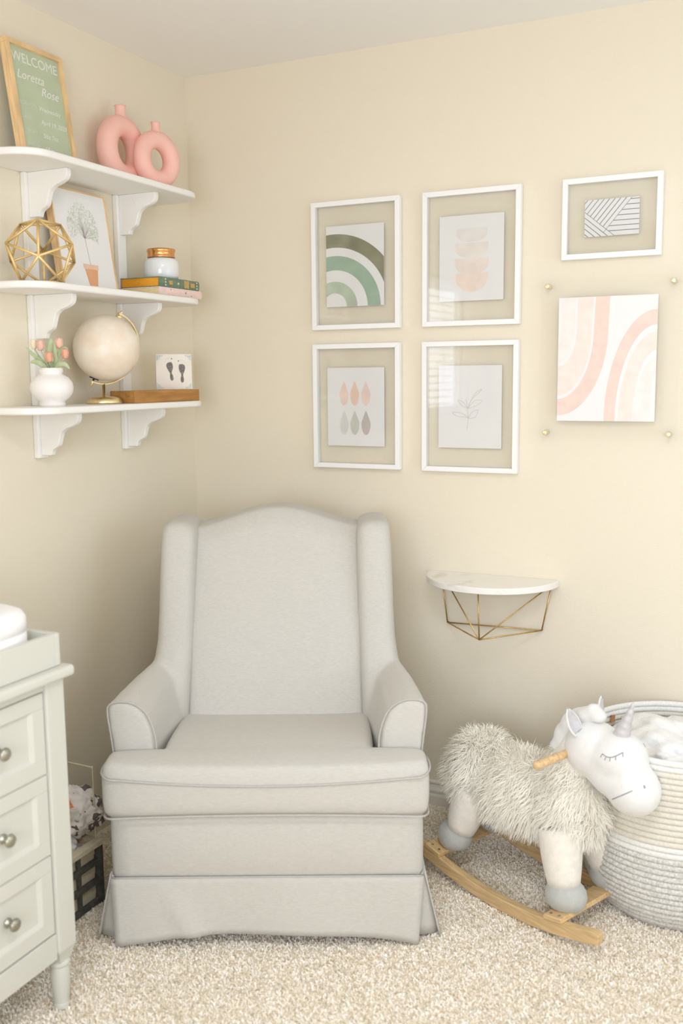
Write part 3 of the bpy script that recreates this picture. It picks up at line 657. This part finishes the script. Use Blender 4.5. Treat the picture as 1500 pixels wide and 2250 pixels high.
# ------------------------------------------------------------------ armchair (local: X right, Y to the back, Z up; origin under the middle of the front)
a_ = math.radians(25.45)
ch = thing('armchair', 'pale grey linen wingback glider armchair with skirted base in the corner', 'armchair', (.7975+.0135*math.cos(a_), -.948+.0135*math.sin(a_), 0), a_)
LN = M['linen']
def sweep_side(s):
    bm = bmesh.new()
    # arm: section in XZ swept back
    rings = []
    for y, xi, xt, xo, zt in ((.088, .292, .300, .402, .600), (.094, .284, .292, .406, .606), (.16, .280, .290, .400, .607), (.30, .266, .284, .384, .610), (.42, .250, .268, .362, .614), (.55, .240, .255, .350, .610), (.68, .24, .25, .335, .60)):
        P = [(xi, .19), (xi, .40), (xi+.001, .47), (xt, .53), (xt+.014, .570), (xt+.038, .596), (xt+.068, zt), (xo-.008, zt-.006), (xo, zt-.022), (xo-.004, zt-.06), (xo-.014, .46), (xo-.018, .33), (xo-.018, .19)]
        rings.append([(s*p[0], y, p[1]) for p in P])
    loft(bm, rings)
    # wing: section in XY lofted up
    rings = []
    for z, xi, xo, yf, yb in ((.40, .245, .365, .34, .66), (.52, .242, .360, .365, .68), (.60, .239, .354, .395, .70), (.66, .237, .346, .425, .71), (.74, .235, .342, .445, .72), (.84, .234, .340, .468, .735), (.92, .233, .338, .492, .745), (.965, .234, .336, .508, .75), (.985, .245, .330, .522, .745), (.995, .265, .315, .54, .73)):
        cx, cy, hx, hy = (xi+xo)/2, (yf+yb)/2, (xo-xi)/2, (yb-yf)/2
        r = []
        for k in range(28):
            a = 2*PI*k/28; c, d = math.cos(a), math.sin(a)
            r.append((s*(cx+hx*math.copysign(abs(c)**.55, c)), cy+hy*math.copysign(abs(d)**(.35), d), z))
        rings.append(r)
    loft(bm, rings)
    bmesh.ops.recalc_face_normals(bm, faces=bm.faces)
    return remesh('arm_and_wing', bm, LN, ch, .0075, 7)
for s in (-1, 1): sweep_side(s)
# arm front welts
for s in (-1, 1):
    P = catmull([(.2825, .455), (.283, .50), (.292, .545), (.312, .580), (.345, .599), (.385, .602), (.4045, .590), (.4045, .570), (.398, .52), (.391, .46)], 6) if False else catmull([(p[0], p[1], 0) for p in ((.2835, .455), (.2835, .50), (.292, .540), (.308, .575), (.338, .598), (.375, .603), (.400, .594), (.4035, .570), (.398, .52), (.391, .455))], 6)
    tubeo('arm_welt', [(s*p.x, .0895, p.y) for p in P], .0024, M['welt'], ch, 8)
# inside back
bm = bmesh.new(); nx, nz2 = 28, 30; g = []
def ztop(x): return .972+.056*(.5+.5*math.cos(PI*min(1, abs(x)/.250)))**.85
for side in (0, 1):
    G = []
    for j in range(nz2+1):
        row = []
        for i in range(nx+1):
            x = -.250+.500*i/nx; v = j/nz2; z = .34+(ztop(x)-.34)*v
            u = abs(x)/.25
            if side == 0: y = .362+(z-.40)*.37 - .020*(1-u**4)*(1-max(0, v)**8) + .022*max(0, v-.94)/.06
            else: y = .66+(z-.40)*.16 - .02*max(0, v-.95)/.05
            row.append(bm.verts.new((x, y, z)))
        G.append(row)
    g.append(G)
for side in (0, 1):
    for j in range(nz2):
        for i in range(nx): bm.faces.new((g[side][j][i], g[side][j][i+1], g[side][j+1][i+1], g[side][j+1][i]))
for j in range(nz2):
    for i in (0, nx): bm.faces.new((g[0][j][i], g[0][j+1][i], g[1][j+1][i], g[1][j][i]))
for i in range(nx):
    for j in (0, nz2): bm.faces.new((g[0][j][i], g[0][j][i+1], g[1][j][i+1], g[1][j][i]))
bmesh.ops.recalc_face_normals(bm, faces=bm.faces)
remesh('backrest', bm, LN, ch, .009, 8)
# outer shell behind and under
bm = bmesh.new(); rings = []
for z, hx, y0, y1 in ((.17, .372, .05, .735), (.34, .374, .05, .745), (.335, .372, .56, .745), (.58, .345, .57, .76), (.80, .330, .61, .775), (.955, .322, .65, .785)):
    rings.append([(-hx, y0, z), (hx, y0, z), (hx, y1-.05, z), (hx-.05, y1, z), (-hx+.05, y1, z), (-hx, y1-.05, z)])
loft(bm, rings[:2]); loft(bm, rings[2:]); bobj('outer_back', bm, LN, ch, bevel=.02, seg=3)
# seat cushion (T shape)
bm = bmesh.new()
def rb(x0, x1, y0, y1, z0, z1, e=.35, n=40, m=9):
    rings = []
    cx, cy = (x0+x1)/2, (y0+y1)/2
    for j in range(m+1):
        a = -PI/2+PI*j/m; zz = (z0+z1)/2+(z1-z0)/2*math.copysign(abs(math.sin(a))**.55, math.sin(a)); sh_ = .035*(1-abs(math.cos(a))**.5)
        rings.append([(cx+((x1-x0)/2-sh_)*math.copysign(abs(math.cos(t))**.22, math.cos(t)), cy+((y1-y0)/2-sh_)*math.copysign(abs(math.sin(t))**.22, math.sin(t)), zz) for t in [2*PI*(k+.5)/n for k in range(n)]])
    loft(bm, rings)
rb(-.405, .405, -.022, .098, .334, .476); rb(-.272, .272, 0.0, .46, .336, .474)
def crown(c):
    x, y, z = c
    u = min(1, abs(x)/.405)
    ss = lambda a, b, q: (lambda t: t*t*(3-2*t))(min(1, max(0, (q-a)/(b-a))))
    z += ss(.40, .46, z)*(.010-.004*u*u-.010*math.exp(-((y+.02)/.06)**2)*(1-u**2)) + (1-ss(.335, .41, z))*.012*(1-u*u)
    z -= .016*ss(.15, .42, y)*(1 if z > .40 else 0)
    y -= .010*(1-u*u)*(1 if y < .05 else 0)
    return Vector((x, y, z))
bmesh.ops.recalc_face_normals(bm, faces=bm.faces)
remesh('seat_cushion', bm, LN, ch, .0075, 6, crown)
def zseam(x): return .447-.018*(1-(x/.40)**2)
P = [(-.404, .088, .452), (-.4075, .05, .452), (-.404, .005, .451)]+[(x, -.0235-.010*(1-(x/.4)**2), zseam(x)) for x in np.linspace(-.385, .385, 24)]+[(.404, .005, .451), (.4075, .05, .452), (.404, .088, .452)]
tubeo('cushion_welt', catmull(P, 3), .0027, M['welt'], ch, 8)
def zb(x): return .338+.012*(1-(x/.40)**2)
P = [(-.401, .088, .338), (-.404, .05, .338), (-.400, .004, .338)]+[(x, -.0215-.010*(1-(x/.4)**2), zb(x)+.004) for x in np.linspace(-.380, .380, 24)]+[(.400, .004, .338), (.404, .05, .338), (.401, .088, .338)]
tubeo('cushion_welt', catmull(P, 3), .0027, M['welt'], ch, 8)
# front rail bulging slightly
bm = bmesh.new(); rings = []
for z, bul in ((.168, .0), (.19, .006), (.24, .012), (.30, .012), (.335, .006), (.350, -.004)):
    r = [(x, .004-bul*(1-(x/.39)**4)-.004*(1-(x/.39)**2), z+.010*(1-(x/.39)**2)*(z > .33)) for x in np.linspace(-.378, .378, 20)]
    e = .390+.002*(bul/.012)
    r = [(-e, .70, z), (-e, .30, z), (-e, .05, z), (-e+.002, .02, z)]+r+[(e-.002, .02, z), (e, .05, z), (e, .30, z), (e, .70, z)]
    rings.append(r)
loft(bm, rings); bobj('seat_rail', bm, LN, ch, smooth=True)
# skirt
def panel(name, fn, nu, nv, th=.004):
    bm = bmesh.new(); G = [[bm.verts.new(fn(i/nu, j/nv)) for i in range(nu+1)] for j in range(nv+1)]
    for j in range(nv):
        for i in range(nu): bm.faces.new((G[j][i], G[j][i+1], G[j+1][i+1], G[j+1][i]))
    o = bobj(name, bm, LN, ch, smooth=True); s_ = o.modifiers.new('solid', 'SOLIDIFY'); s_.thickness = th; s_.offset = 0; return o
def fr(u, v):  # v: 0 top .. 1 hem
    x = (u-.5)*2; hem = .004+.036*(1-abs(x)**2.2)*(1+.08*math.sin(9*u)); zt = .178+.004*(1-x*x)
    y = -.002-.006*(1-x*x)-.016*v-.006*v*math.sin(u*11+.5)*(1-abs(x)**6)-.010*v*math.exp(-((u-.16-.10*v)/.035)**2)
    return (x*(.390-.012*v)-.002*v, y, zt+(hem-zt)*v)
panel('skirt_front', fr, 48, 10)
def sd(s):
    def f(u, v):
        y = .012+.70*u; fl = .016+.024*math.exp(-u*7)
        x = s*(.394+fl*v+.006*v*math.sin(u*14)); zt = .180; hem = .004+.014*math.sin(PI*u)
        return (x, y+.008*v*(1-u), zt+(hem-zt)*v)
    return f
for s in (-1, 1): panel('skirt_side', sd(s), 30, 8)
panel('skirt_back', lambda u, v: ((u-.5)*.76, .748+.012*v+.004*math.sin(u*12)*v, .18-.17*v), 24, 6)
for s in (-1, 1):
    panel('skirt_pleat', lambda u, v, s=s: (s*(.362+.030*u+.042*u*v-.012*math.sin(PI*u)*v), .012+.004*u+.022*v*u-.012*v*math.sin(PI*u), .178-(.160+.010*u)*v), 6, 6, .003)
    tubeo('skirt_welt', [(s*.391, y, .181) for y in np.linspace(.72, .02, 8)]+[(s*.386, .003, .180)], .0022, M['welt'], ch, 6)
tubeo('skirt_welt', [(x, -.003-.006*(1-(x/.39)**2), .179+.004*(1-(x/.39)**2)) for x in np.linspace(-.386, .386, 20)], .0022, M['welt'], ch, 6)
bm = bmesh.new(); lathe(bm, [(.235, .002), (.24, .006), (.24, .020), (.22, .026), (.06, .03), (.06, .17)], 48, c=(0, .30, 0)); bobj('swivel_base', bm, M['black'], ch, smooth=False)

# ------------------------------------------------------------------ rocking toy (local: X forward, Y left, Z up)
tr_ = math.radians(-24)
ty = thing('rocking_toy', 'white plush rocking animal with shaggy fur, silver horn and closed eyes', 'rocking toy', (1.307, -.399, .002), tr_)
def rz_(x): return .50*(x-.075)**2
for s in (-1, 1):
    bm = bmesh.new(); xs = np.linspace(-.262, .362, 34); rings = []
    for i, x in enumerate(xs):
        z = rz_(x); hgt = .036-(.008 if i in (0, len(xs)-1) else 0); y0, y1 = s*.140-.012, s*.140+.012
        rings.append([(x, y0, z+.001), (x, y1, z+.001), (x, y1, z+hgt), (x, y0, z+hgt)])
    loft(bm, rings); bobj('rocker_runner', bm, M['rocker'], ty, bevel=.003, seg=2)
def cross(x, tilt):
    z = rz_(x)+.0365; bm = bmesh.new(); abox(bm, -.028, .028, -.155, .155, 0, .013)
    o = bobj('crossbar', bm, M['oakh'], ty, bevel=.002); o.location = (x, 0, z); o.rotation_euler = (0, tilt, 0)
    for s in (-1, 1):
        for dx in (-.013, .013):
            b2 = bmesh.new(); lathe(b2, [(.004, .0125), (.0038, .0142), (.002, .0146)], 12, c=(dx, s*.140, 0)); q = bobj('screw', b2, M['nickel'], o)
cross(.228, math.radians(-9)); cross(-.195, math.radians(14))
# trunk
bm = bmesh.new()
ell(bm, (0, 0, .285), (.20, .098, .098)); ell(bm, (-.145, 0, .300), (.085, .095, .095)); ell(bm, (.165, 0, .300), (.095, .090, .100)); ell(bm, (.15, 0, .375), (.065, .055, .09), Matrix.Rotation(math.radians(25), 3, 'Y'))
ell(bm, (.185, 0, .43), (.055, .05, .07))
remesh('trunk', bm, M['plush'], ty, .010, 6)
def leg(x0, y0, z0, x1, y1, z1, hx, hy, hz, r0_, r1_, hr):
    bm = bmesh.new(); n = 7; pts = [Vector((x0, y0, z0)).lerp(Vector((x1, y1, z1)), k/n) for k in range(n+1)]
    tube(bm, pts, [r0_+(r1_-r0_)*k/n+.004*math.sin(PI*k/n) for k in range(n+1)], 24); o = bobj('leg', bm, M['plush'], ty, smooth=True)
    bm = bmesh.new(); ell(bm, (hx, hy, hz), hr, sub=3)
    for v in bm.verts:
        if v.co.z < hz-hr[2]*.72: v.co.z = hz-hr[2]*.72-(hz-hr[2]*.72-v.co.z)*.15
        if v.co.z > hz+hr[2]*.75: v.co.z = hz+hr[2]*.75
    bobj('hoof', bm, M['hoof'], o, smooth=True)
leg(.175, -.062, .25, .208, -.082, .112, .216, -.084, .0895, .056, .041, (.056, .050, .046))
leg(.185, .066, .25, .215, .090, .112, .224, .094, .0895, .056, .041, (.056, .050, .046))
leg(-.120, -.060, .26, -.150, -.082, .135, -.168, -.086, .1135, .056, .040, (.052, .048, .046))
leg(-.120, .060, .26, -.150, .082, .135, -.168, .086, .1135, .056, .040, (.052, .048, .046))
# head
bm = bmesh.new(); ry = Matrix.Rotation(math.radians(38), 3, 'Y')
ell(bm, (.232, 0, .462), (.080, .070, .076)); ell(bm, (.285, 0, .428), (.090, .066, .066), ry); ell(bm, (.302, 0, .462), (.078, .070, .066)); ell(bm, (.347, 0, .395), (.072, .066, .068), ry)
HD = remesh('head', bm, M['plushw'], ty, .008, 8)
# features: snap points onto the head
def onhead(x, z, side=-1, off=.001):
    hit_, loc, nrm, idx = HD.ray_cast(Vector((x, side*.3, z)), Vector((0, -side, 0)))
    return (loc+nrm*off) if hit_ else Vector((x, side*.06, z))
for side in (-1, 1):
    E = [onhead(.300+.044*k/8, .486-.0085*math.sin(PI*k/8)+.011*k/8, side, .0008) for k in range(9)]
    eye = tubeo('closed_eye', E, .0012, M['thread'], ty, 6)
    for k in range(0, 9, 2):
        p = E[k]; q = onhead(.300+.044*k/8+(k-4)*.0008, .486-.0085*math.sin(PI*k/8)+.011*k/8-.009, side, .001); tubeo('lash', [p, q], .0011, M['thread'], eye, 5)
    tubeo('mouth', [onhead(x, z, side) for x, z in [(.330+.050*k/6, .378+.036*k/6) for k in range(7)]], .0013, M['thread'], ty, 6)
    p = onhead(.398, .423, side); bm = bmesh.new(); ell(bm, p, (.0035, .0012, .0045), sub=2); bobj('nostril', bm, M['thread'], ty, smooth=True)
    # ear: pointed cup, grey inside
    bx = Vector((.222, side*.048, .510)); tip = Vector((.200, side*.072, .578)); n = 12; bm = bmesh.new(); rings = []
    up = (tip-bx); fwd = Vector((1, side*.25, .2)).normalized(); sd_ = up.cross(fwd).normalized()
    G = []
    for k in range(n+1):
        t_ = k/n; w = .019*(math.sin(PI*(t_*.80+.20))**.8); c = bx+up*t_
        G.append([c+sd_*w*math.sin(a)-fwd*w*.55*math.cos(a) for a in np.linspace(-1.35, 1.35, 9)])
    V_ = [[bm.verts.new(p) for p in r] for r in G]
    for a in range(n):
        for b_ in range(8): bm.faces.new((V_[a][b_], V_[a][b_+1], V_[a+1][b_+1], V_[a+1][b_]))
    ear = bobj('ear', bm, M['plushw'], ty, smooth=True); s_ = ear.modifiers.new('solid', 'SOLIDIFY'); s_.thickness = .005; s_.offset = 0
    bm = bmesh.new(); V_ = [[bm.verts.new(p+fwd*.0035) for p in r[1:8]] for r in G[1:-1]]
    for a in range(n-2):
        for b_ in range(6): bm.faces.new((V_[a][b_], V_[a][b_+1], V_[a+1][b_+1], V_[a+1][b_]))
    il = bobj('ear_lining', bm, M['silver'], ear, smooth=True); s_ = il.modifiers.new('solid', 'SOLIDIFY'); s_.thickness = .001
HB, HT = Vector((.308, 0, .515)), Vector((.342, 0, .613))
bm = bmesh.new(); n = 18; pts = [HB.lerp(HT, k/n) for k in range(n+1)]; tube(bm, pts, [.021*(1-k/n)**.85+.0012+.0012*math.cos(k*1.9) for k in range(n+1)], 20); bobj('horn', bm, M['silver'], ty, smooth=True)
bm = bmesh.new()
for c, r in (((.243, -.002, .553), (.024, .022, .018)), ((.226, .002, .562), (.020, .022, .020)), ((.205, .006, .545), (.030, .030, .022)), ((.175, .014, .525), (.030, .032, .030)), ((.152, .022, .500), (.036, .036, .038)), ((.132, .024, .462), (.038, .038, .045)), ((.118, .02, .425), (.036, .036, .035))): ell(bm, c, r)
remesh('mane', bm, M['plushw'], ty, .008, 3)
bm = bmesh.new(); rings = []
for y, r in ((-.176, .004), (-.175, .0085), (-.172, .0105), (.172, .0105), (.175, .0085), (.176, .004)): rings.append([(.183+r*math.cos(2*PI*k/18), y, .449+r*math.sin(2*PI*k/18)) for k in range(18)])
loft(bm, rings); bobj('handle', bm, M['oakh'], ty, smooth=True)
# fur: ribbons of real geometry
def fur():
    ells = [((0, 0, .285), (.200, .098, .098), 9000), ((-.145, 0, .300), (.088, .097, .097), 7500), ((.165, 0, .295), (.095, .090, .095), 5500), ((.15, 0, .37), (.062, .060, .07), 3000)]
    vs, fs = [], []
    P_, D_ = [], []
    for i, (c, s_, n) in enumerate(ells):
        d = RNG.normal(size=(n, 3)); d /= np.linalg.norm(d, axis=1)[:, None]
        p = np.array(c)+d*np.array(s_)*.97; nn = d/np.array(s_); nn /= np.linalg.norm(nn, axis=1)[:, None]
        keep = np.ones(n, bool)
        for j, (c2, s2, _) in enumerate(ells):
            if j != i: keep &= (((p-np.array(c2))/np.array(s2))**2).sum(1) > .80
        keep &= ~((p[:, 2] > .43) & (p[:, 0] > .12)) & ~((p[:, 0] > .22) & (p[:, 2] > .36))
        P_.append(p[keep]); D_.append(nn[keep])
    p = np.vstack(P_); nn = np.vstack(D_); n = len(p)
    flow = np.stack([-.25*np.ones(n)+RNG.normal(0, .28, n), np.sign(p[:, 1])*.25+RNG.normal(0, .25, n), -1.0+RNG.normal(0, .25, n)], 1)
    clump = np.stack([np.sin(p[:, 0]*90+p[:, 2]*50), np.sin(p[:, 1]*80+p[:, 0]*60), np.sin(p[:, 2]*70)], 1)*.35
    flow += clump; L_ = RNG.uniform(.034, .056, n); w = RNG.uniform(.0007, .0014, n)
    side = np.cross(nn, flow); side /= np.linalg.norm(side, axis=1)[:, None]+1e-9
    pts = []; cur = p.copy(); K = 4
    for k in range(K+1):
        pts.append(cur.copy()); t_ = k/K; d = nn*(1-t_)**1.4*1.15+flow*(.28+.85*t_); d /= np.linalg.norm(d, axis=1)[:, None]; cur = cur+d*(L_/K)[:, None]
    V = np.zeros((n, 2*(K+1), 3))
    for k in range(K+1):
        ww = (w*(1-(k/K)**1.5*.85))[:, None]; V[:, 2*k] = pts[k]-side*ww; V[:, 2*k+1] = pts[k]+side*ww
    V[:, :, 2] = np.maximum(V[:, :, 2], .125)
    base = (np.arange(n)*2*(K+1))[:, None]; q = np.array([[2*k, 2*k+1, 2*k+3, 2*k+2] for k in range(K)]).ravel()[None, :]
    idx = (base+q).ravel()
    me = bpy.data.meshes.new('fur'); me.vertices.add(V.shape[0]*V.shape[1]); me.vertices.foreach_set('co', V.ravel()); me.loops.add(len(idx)); me.loops.foreach_set('vertex_index', idx)
    me.polygons.add(len(idx)//4); me.polygons.foreach_set('loop_start', np.arange(len(idx)//4)*4); me.update(); me.shade_smooth()
    o = link('fur', me, M['fur'], ty); tag(o, kind='stuff')
fur()

# ------------------------------------------------------------------ rope basket with fleece
bk = thing('rope_basket', 'large cream and white coiled rope basket behind the rocking toy', 'basket', (1.700, -.262, 0))
def rad(z):
    P = [(0, .185), (.02, .208), (.06, .232), (.12, .244), (.22, .240), (.34, .236), (.46, .238)]
    for (a, ra_), (b_, rb_) in zip(P[:-1], P[1:]):
        if z <= b_: t_ = (z-a)/(b_-a); return ra_+(rb_-ra_)*t_
    return P[-1][1]
cr = .0078; z = cr
while z < .462:
    R1 = rad(z)
    bm = bmesh.new(); n = 64; rings = []
    for i in range(n):
        a = 2*PI*i/n; wob = 1+.006*math.sin(3*a+z*9)
        rings.append([((R1*wob+cr*math.cos(2*PI*k/8))*math.cos(a), (R1*wob+cr*math.cos(2*PI*k/8))*math.sin(a), z+cr*math.sin(2*PI*k/8)*1.08) for k in range(8)])
    loft(bm, rings, closed_path=True)
    bobj('rope_coil', bm, M['ropeg'] if z < .205 else M['ropew'] if z < .245 or z > .44 else M['ropec'], bk, smooth=True); z += cr*1.92
bm = bmesh.new(); lathe(bm, [(.001, .004), (.18, .004), (.19, .012), (.001, .012)], 48); bobj('base', bm, M['ropeg'], bk)
for a0 in (200, 20):
    Q = []
    for k in range(13):
        t_ = k/12; a = math.radians(a0-20+40*t_); r = .242+.035*math.sin(PI*t_); Q.append((r*math.cos(a), r*math.sin(a), .452+.038*math.sin(PI*t_)))
    tubeo('rope_handle', catmull(Q, 3), .010, M['ropew'], bk, 10)
a = math.radians(150)
o = box('leather_tag', -.007, .007, -.002, .002, -.010, .010, M['leather'], bk); o.location = (.224*math.cos(math.radians(151)), .224*math.sin(math.radians(151)), .432); o.rotation_euler = (0, .12, math.radians(151-90))
def lump(name, lab, cat, c, s_, m, amp, fr_, seed, zmin=None, group=None, sub=5, rmax=None):
    bm = bmesh.new(); bmesh.ops.create_icosphere(bm, subdivisions=sub, radius=1)
    for v in bm.verts:
        d = v.co.normalized(); f = 1+amp*noise.fractal(d*fr_+Vector((seed, 0, 0)), .8, 2.0, 4)
        v.co = Vector((d.x*s_[0]*f, d.y*s_[1]*f, d.z*s_[2]*f))
        if rmax:
            q = math.hypot(v.co.x, v.co.y)
            if q > rmax: v.co.x *= rmax/q; v.co.y *= rmax/q
        if zmin is not None and v.co.z < zmin: v.co.z = zmin
    o = bobj(name, bm, m, None, smooth=True, loc=c); tag(o, lab, cat); return o
lump('fleece_blanket', 'white fluffy fleece blanket heaped inside the rope basket', 'blanket', (1.705, -.26, .385), (.222, .222, .088), M['fluff'], .28, 2.6, 4, rmax=.218)

# ------------------------------------------------------------------ crate of blankets between dresser and armchair
BX0, BX1, BY0, BY1, BZ = .038, .296, -1.290, -.962, .178
ct = thing('storage_crate', 'dark slatted crate with cream liner between dresser and armchair', 'basket', ((BX0+BX1)/2, (BY0+BY1)/2, 0))
hx, hy = (BX1-BX0)/2, (BY1-BY0)/2
for sx in (-1, 1):
    for sy in (-1, 1): box('post', sx*hx-.008, sx*hx+.008, sy*hy-.008, sy*hy+.008, .001, BZ, M['crate'], ct)
for z in (.004, .062, .116):
    for s in (-1, 1):
        box('rail', s*hx-.005, s*hx+.005, -hy+.008, hy-.008, z, z+.016, M['crate'], ct); box('rail', -hx+.008, hx-.008, s*hy-.005, s*hy+.005, z, z+.016, M['crate'], ct)
for s in (-1, 1):
    for k in range(1, 4):
        y = -hy+2*hy*k/4; box('upright_bar', s*hx-.0045, s*hx+.0045, y-.005, y+.005, .002, BZ-.01, M['crate'], ct)
for s in (-1, 1):
    box('liner_panel', s*(hx-.010)-.002, s*(hx-.010)+.002, -hy+.01, hy-.01, .006, BZ+.005, M['liner'], ct); box('liner_panel', -hx+.012, hx-.012, s*(hy-.010)-.002, s*(hy-.010)+.002, .006, BZ+.005, M['liner'], ct)
for s in (-1, 1):
    box('rim', s*hx-.010, s*hx+.010, -hy-.008, hy+.008, BZ-.012, BZ+.004, M['liner'], ct, bevel=.002); box('rim', -hx+.010, hx-.010, s*hy-.010, s*hy+.010, BZ-.012, BZ+.004, M['liner'], ct, bevel=.002)
box('crate_floor', -hx+.008, hx-.008, -hy+.008, hy-.008, .006, .012, M['liner'], ct)
tubeo('wire_handle', catmull([(-hx+.01, hy, .10), (-hx+.01, hy, .36), (-hx+.014, hy, .378), (-hx+.03, hy, .383), (hx-.03, hy, .383), (hx-.012, hy, .378), (hx-.008, hy, .362), (hx-.008, hy, .10)], 6), .0022, M['wire'], ct, 8)
mid = ((BX0+BX1)/2, (BY0+BY1)/2)
lump('spotted_blanket', 'white cotton blanket with dark spots on top of the crate', 'blanket', (.222, -.966, .246), (.074, .078, .062), M['print1'], .22, 2.2, 9, zmin=-.062, rmax=.100)
lump('muslin_blanket', 'white muslin with blue and orange marks filling the crate front', 'blanket', (.200, -1.045, .148), (.078, .080, .070), M['print2'], .20, 2.4, 21, zmin=-.10, rmax=.118)
lump('orange_cloth', 'bright orange cloth peeking behind the spotted blanket', 'cloth', (.204, -1.030, .282), (.056, .048, .048), M['orangef'], .2, 2.4, 33, zmin=-.03)

# ------------------------------------------------------------------ dresser
DX1, DY1, DY0 = .535, -1.330, -2.420
dr = thing('dresser', 'off-white painted dresser with turned feet at the left edge of the view', 'dresser', (0, 0, 0))
D = M['dresser']
def post(x, y):
    bm = bmesh.new(); h = .0275; abox(bm, x-h, x+h, y-h, y+h, .150, .772)
    o = bobj('post', bm, D, dr, bevel=.003)
    bm = bmesh.new(); q = [(math.copysign(1, c), math.copysign(1, s)) for c, s in ((1, 1), (-1, 1), (-1, -1), (1, -1))]
    rings = [[(x+a*w, y+b_*w, z) for a, b_ in q] for z, w in ((.151, .0275), (.132, .0205), (.118, .0185))]; loft(bm, rings)
    lathe(bm, [(.018, .119), (.0235, .115), (.0235, .108), (.0195, .104), (.0225, .090), (.0215, .06), (.0175, .022), (.0165, .016), (.0185, .012), (.0175, .001)], 28, c=(x, y, 0))
    bobj('turned_foot', bm, D, o, smooth=False, bevel=.001)
for x in (DX1-.0275, .045):
    for y in (DY1-.0275, DY0+.0275): post(x, y)
box('top_board', .012, DX1+.020, DY0-.018, DY1+.018, .772, .797, D, dr, bevel=.009, seg=4)
box('side_panel', .07, DX1-.055, DY1-.020, DY1-.006, .150, .770, D, dr); box('side_panel', .07, DX1-.055, DY0+.006, DY0+.020, .150, .770, D, dr)
box('back_panel', .02, .028, DY0+.05, DY1-.05, .150, .770, D, dr); box('bottom_board', .04, DX1-.03, DY0+.04, DY1-.04, .150, .162, D, dr)
box('apron', DX1-.022, DX1-.006, DY0+.055, DY1-.055, .136, .196, D, dr, bevel=.002); box('top_rail', DX1-.026, DX1-.010, DY0+.055, DY1-.055, .752, .772, D, dr)
ym = (DY0+DY1)/2
box('centre_stile', DX1-.026, DX1-.008, ym-.012, ym+.012, .196, .752, D, dr, bevel=.001)
for z0 in (.200, .385, .570):
    z1 = z0+.180
    if z0 > .2: box('drawer_rail', DX1-.030, DX1-.012, DY0+.055, DY1-.055, z0-.0045, z0-.0005, D, dr)
    for y0, y1 in ((ym+.0135, DY1-.0575), (DY0+.0575, ym-.0135)):
        bm = bmesh.new(); f = .034
        x0, x1 = DX1-.024, DX1-.008
        abox(bm, x0, x1, y0, y1, z0, z0+f); abox(bm, x0, x1, y0, y1, z1-f, z1); abox(bm, x0, x1, y0, y0+f, z0+f, z1-f); abox(bm, x0, x1, y1-f, y1, z0+f, z1-f)
        o = bobj('drawer', bm, D, dr, bevel=.0012)
        # sloping inner moulding and recessed panel
        bm = bmesh.new(); A = [(y0+f, z0+f), (y1-f, z0+f), (y1-f, z1-f), (y0+f, z1-f)]; g2 = .007; B2 = [(y0+f+g2, z0+f+g2), (y1-f-g2, z0+f+g2), (y1-f-g2, z1-f-g2), (y0+f+g2, z1-f-g2)]
        va = [bm.verts.new((x1-.0015, *p)) for p in A]; vb = [bm.verts.new((x1-.009, *p)) for p in B2]
        for k in range(4): bm.faces.new((va[k], va[(k+1) % 4], vb[(k+1) % 4], vb[k]))
        bm.faces.new(vb); bobj('drawer_panel', bm, D, o)
        for yk in (y1-.128, y0+.128):
            bm = bmesh.new(); rings = [[(x1-.009+d, yk+r*math.cos(2*PI*k/24), (z0+z1)/2+r*math.sin(2*PI*k/24)) for k in range(24)] for d, r in ((0, .010), (.003, .010), (.005, .005), (.014, .005), (.016, .011), (.021, .0145), (.026, .0125), (.0285, .006), (.029, .001))]
            loft(bm, rings); bobj('knob', bm, M['nickel'], o, smooth=True)
tt = thing('changing_tray', 'pale box tray sitting on the dresser top', 'tray', (.29, -1.80, .7975))
for n, x0, x1, y0, y1 in (('side_board', -.23, .242, .452, .467), ('side_board', -.23, .242, -.467, -.452), ('front_board', .227, .242, -.452, .452), ('back_board', -.23, -.215, -.452, .452)):
    box(n, x0, x1, y0, y1, 0, .072, D, tt, bevel=.002)
box('tray_floor', -.215, .227, -.452, .452, 0, .008, D, tt)
pd = thing('changing_pad', 'white contoured changing pad rising out of the tray', 'changing pad', (.29, -1.80, .8062))
bm = bmesh.new(); rings = []
for i, (z, sh_) in enumerate(((0, .012), (.004, .004), (.02, 0), (.072, 0), (.0735, .003), (.076, .003), (.078, 0), (.105, 0), (.118, .006), (.124, .018))):
    hx_, hy_ = .222-sh_, .446-sh_; r = []
    for k in range(48):
        a = 2*PI*(k+.5)/48; c, s_ = math.cos(a), math.sin(a)
        r.append((hx_*math.copysign(abs(c)**.3, c), hy_*math.copysign(abs(s_)**.22, s_), z))
    rings.append(r)
for f in (.75, .45, .2): rings.append([(p[0]*f, p[1]*(.5+.5*f), .124-.030*(1-f)) for p in rings[9]])
loft(bm, rings); bobj('pad_body', bm, M['pad'], pd, smooth=True)
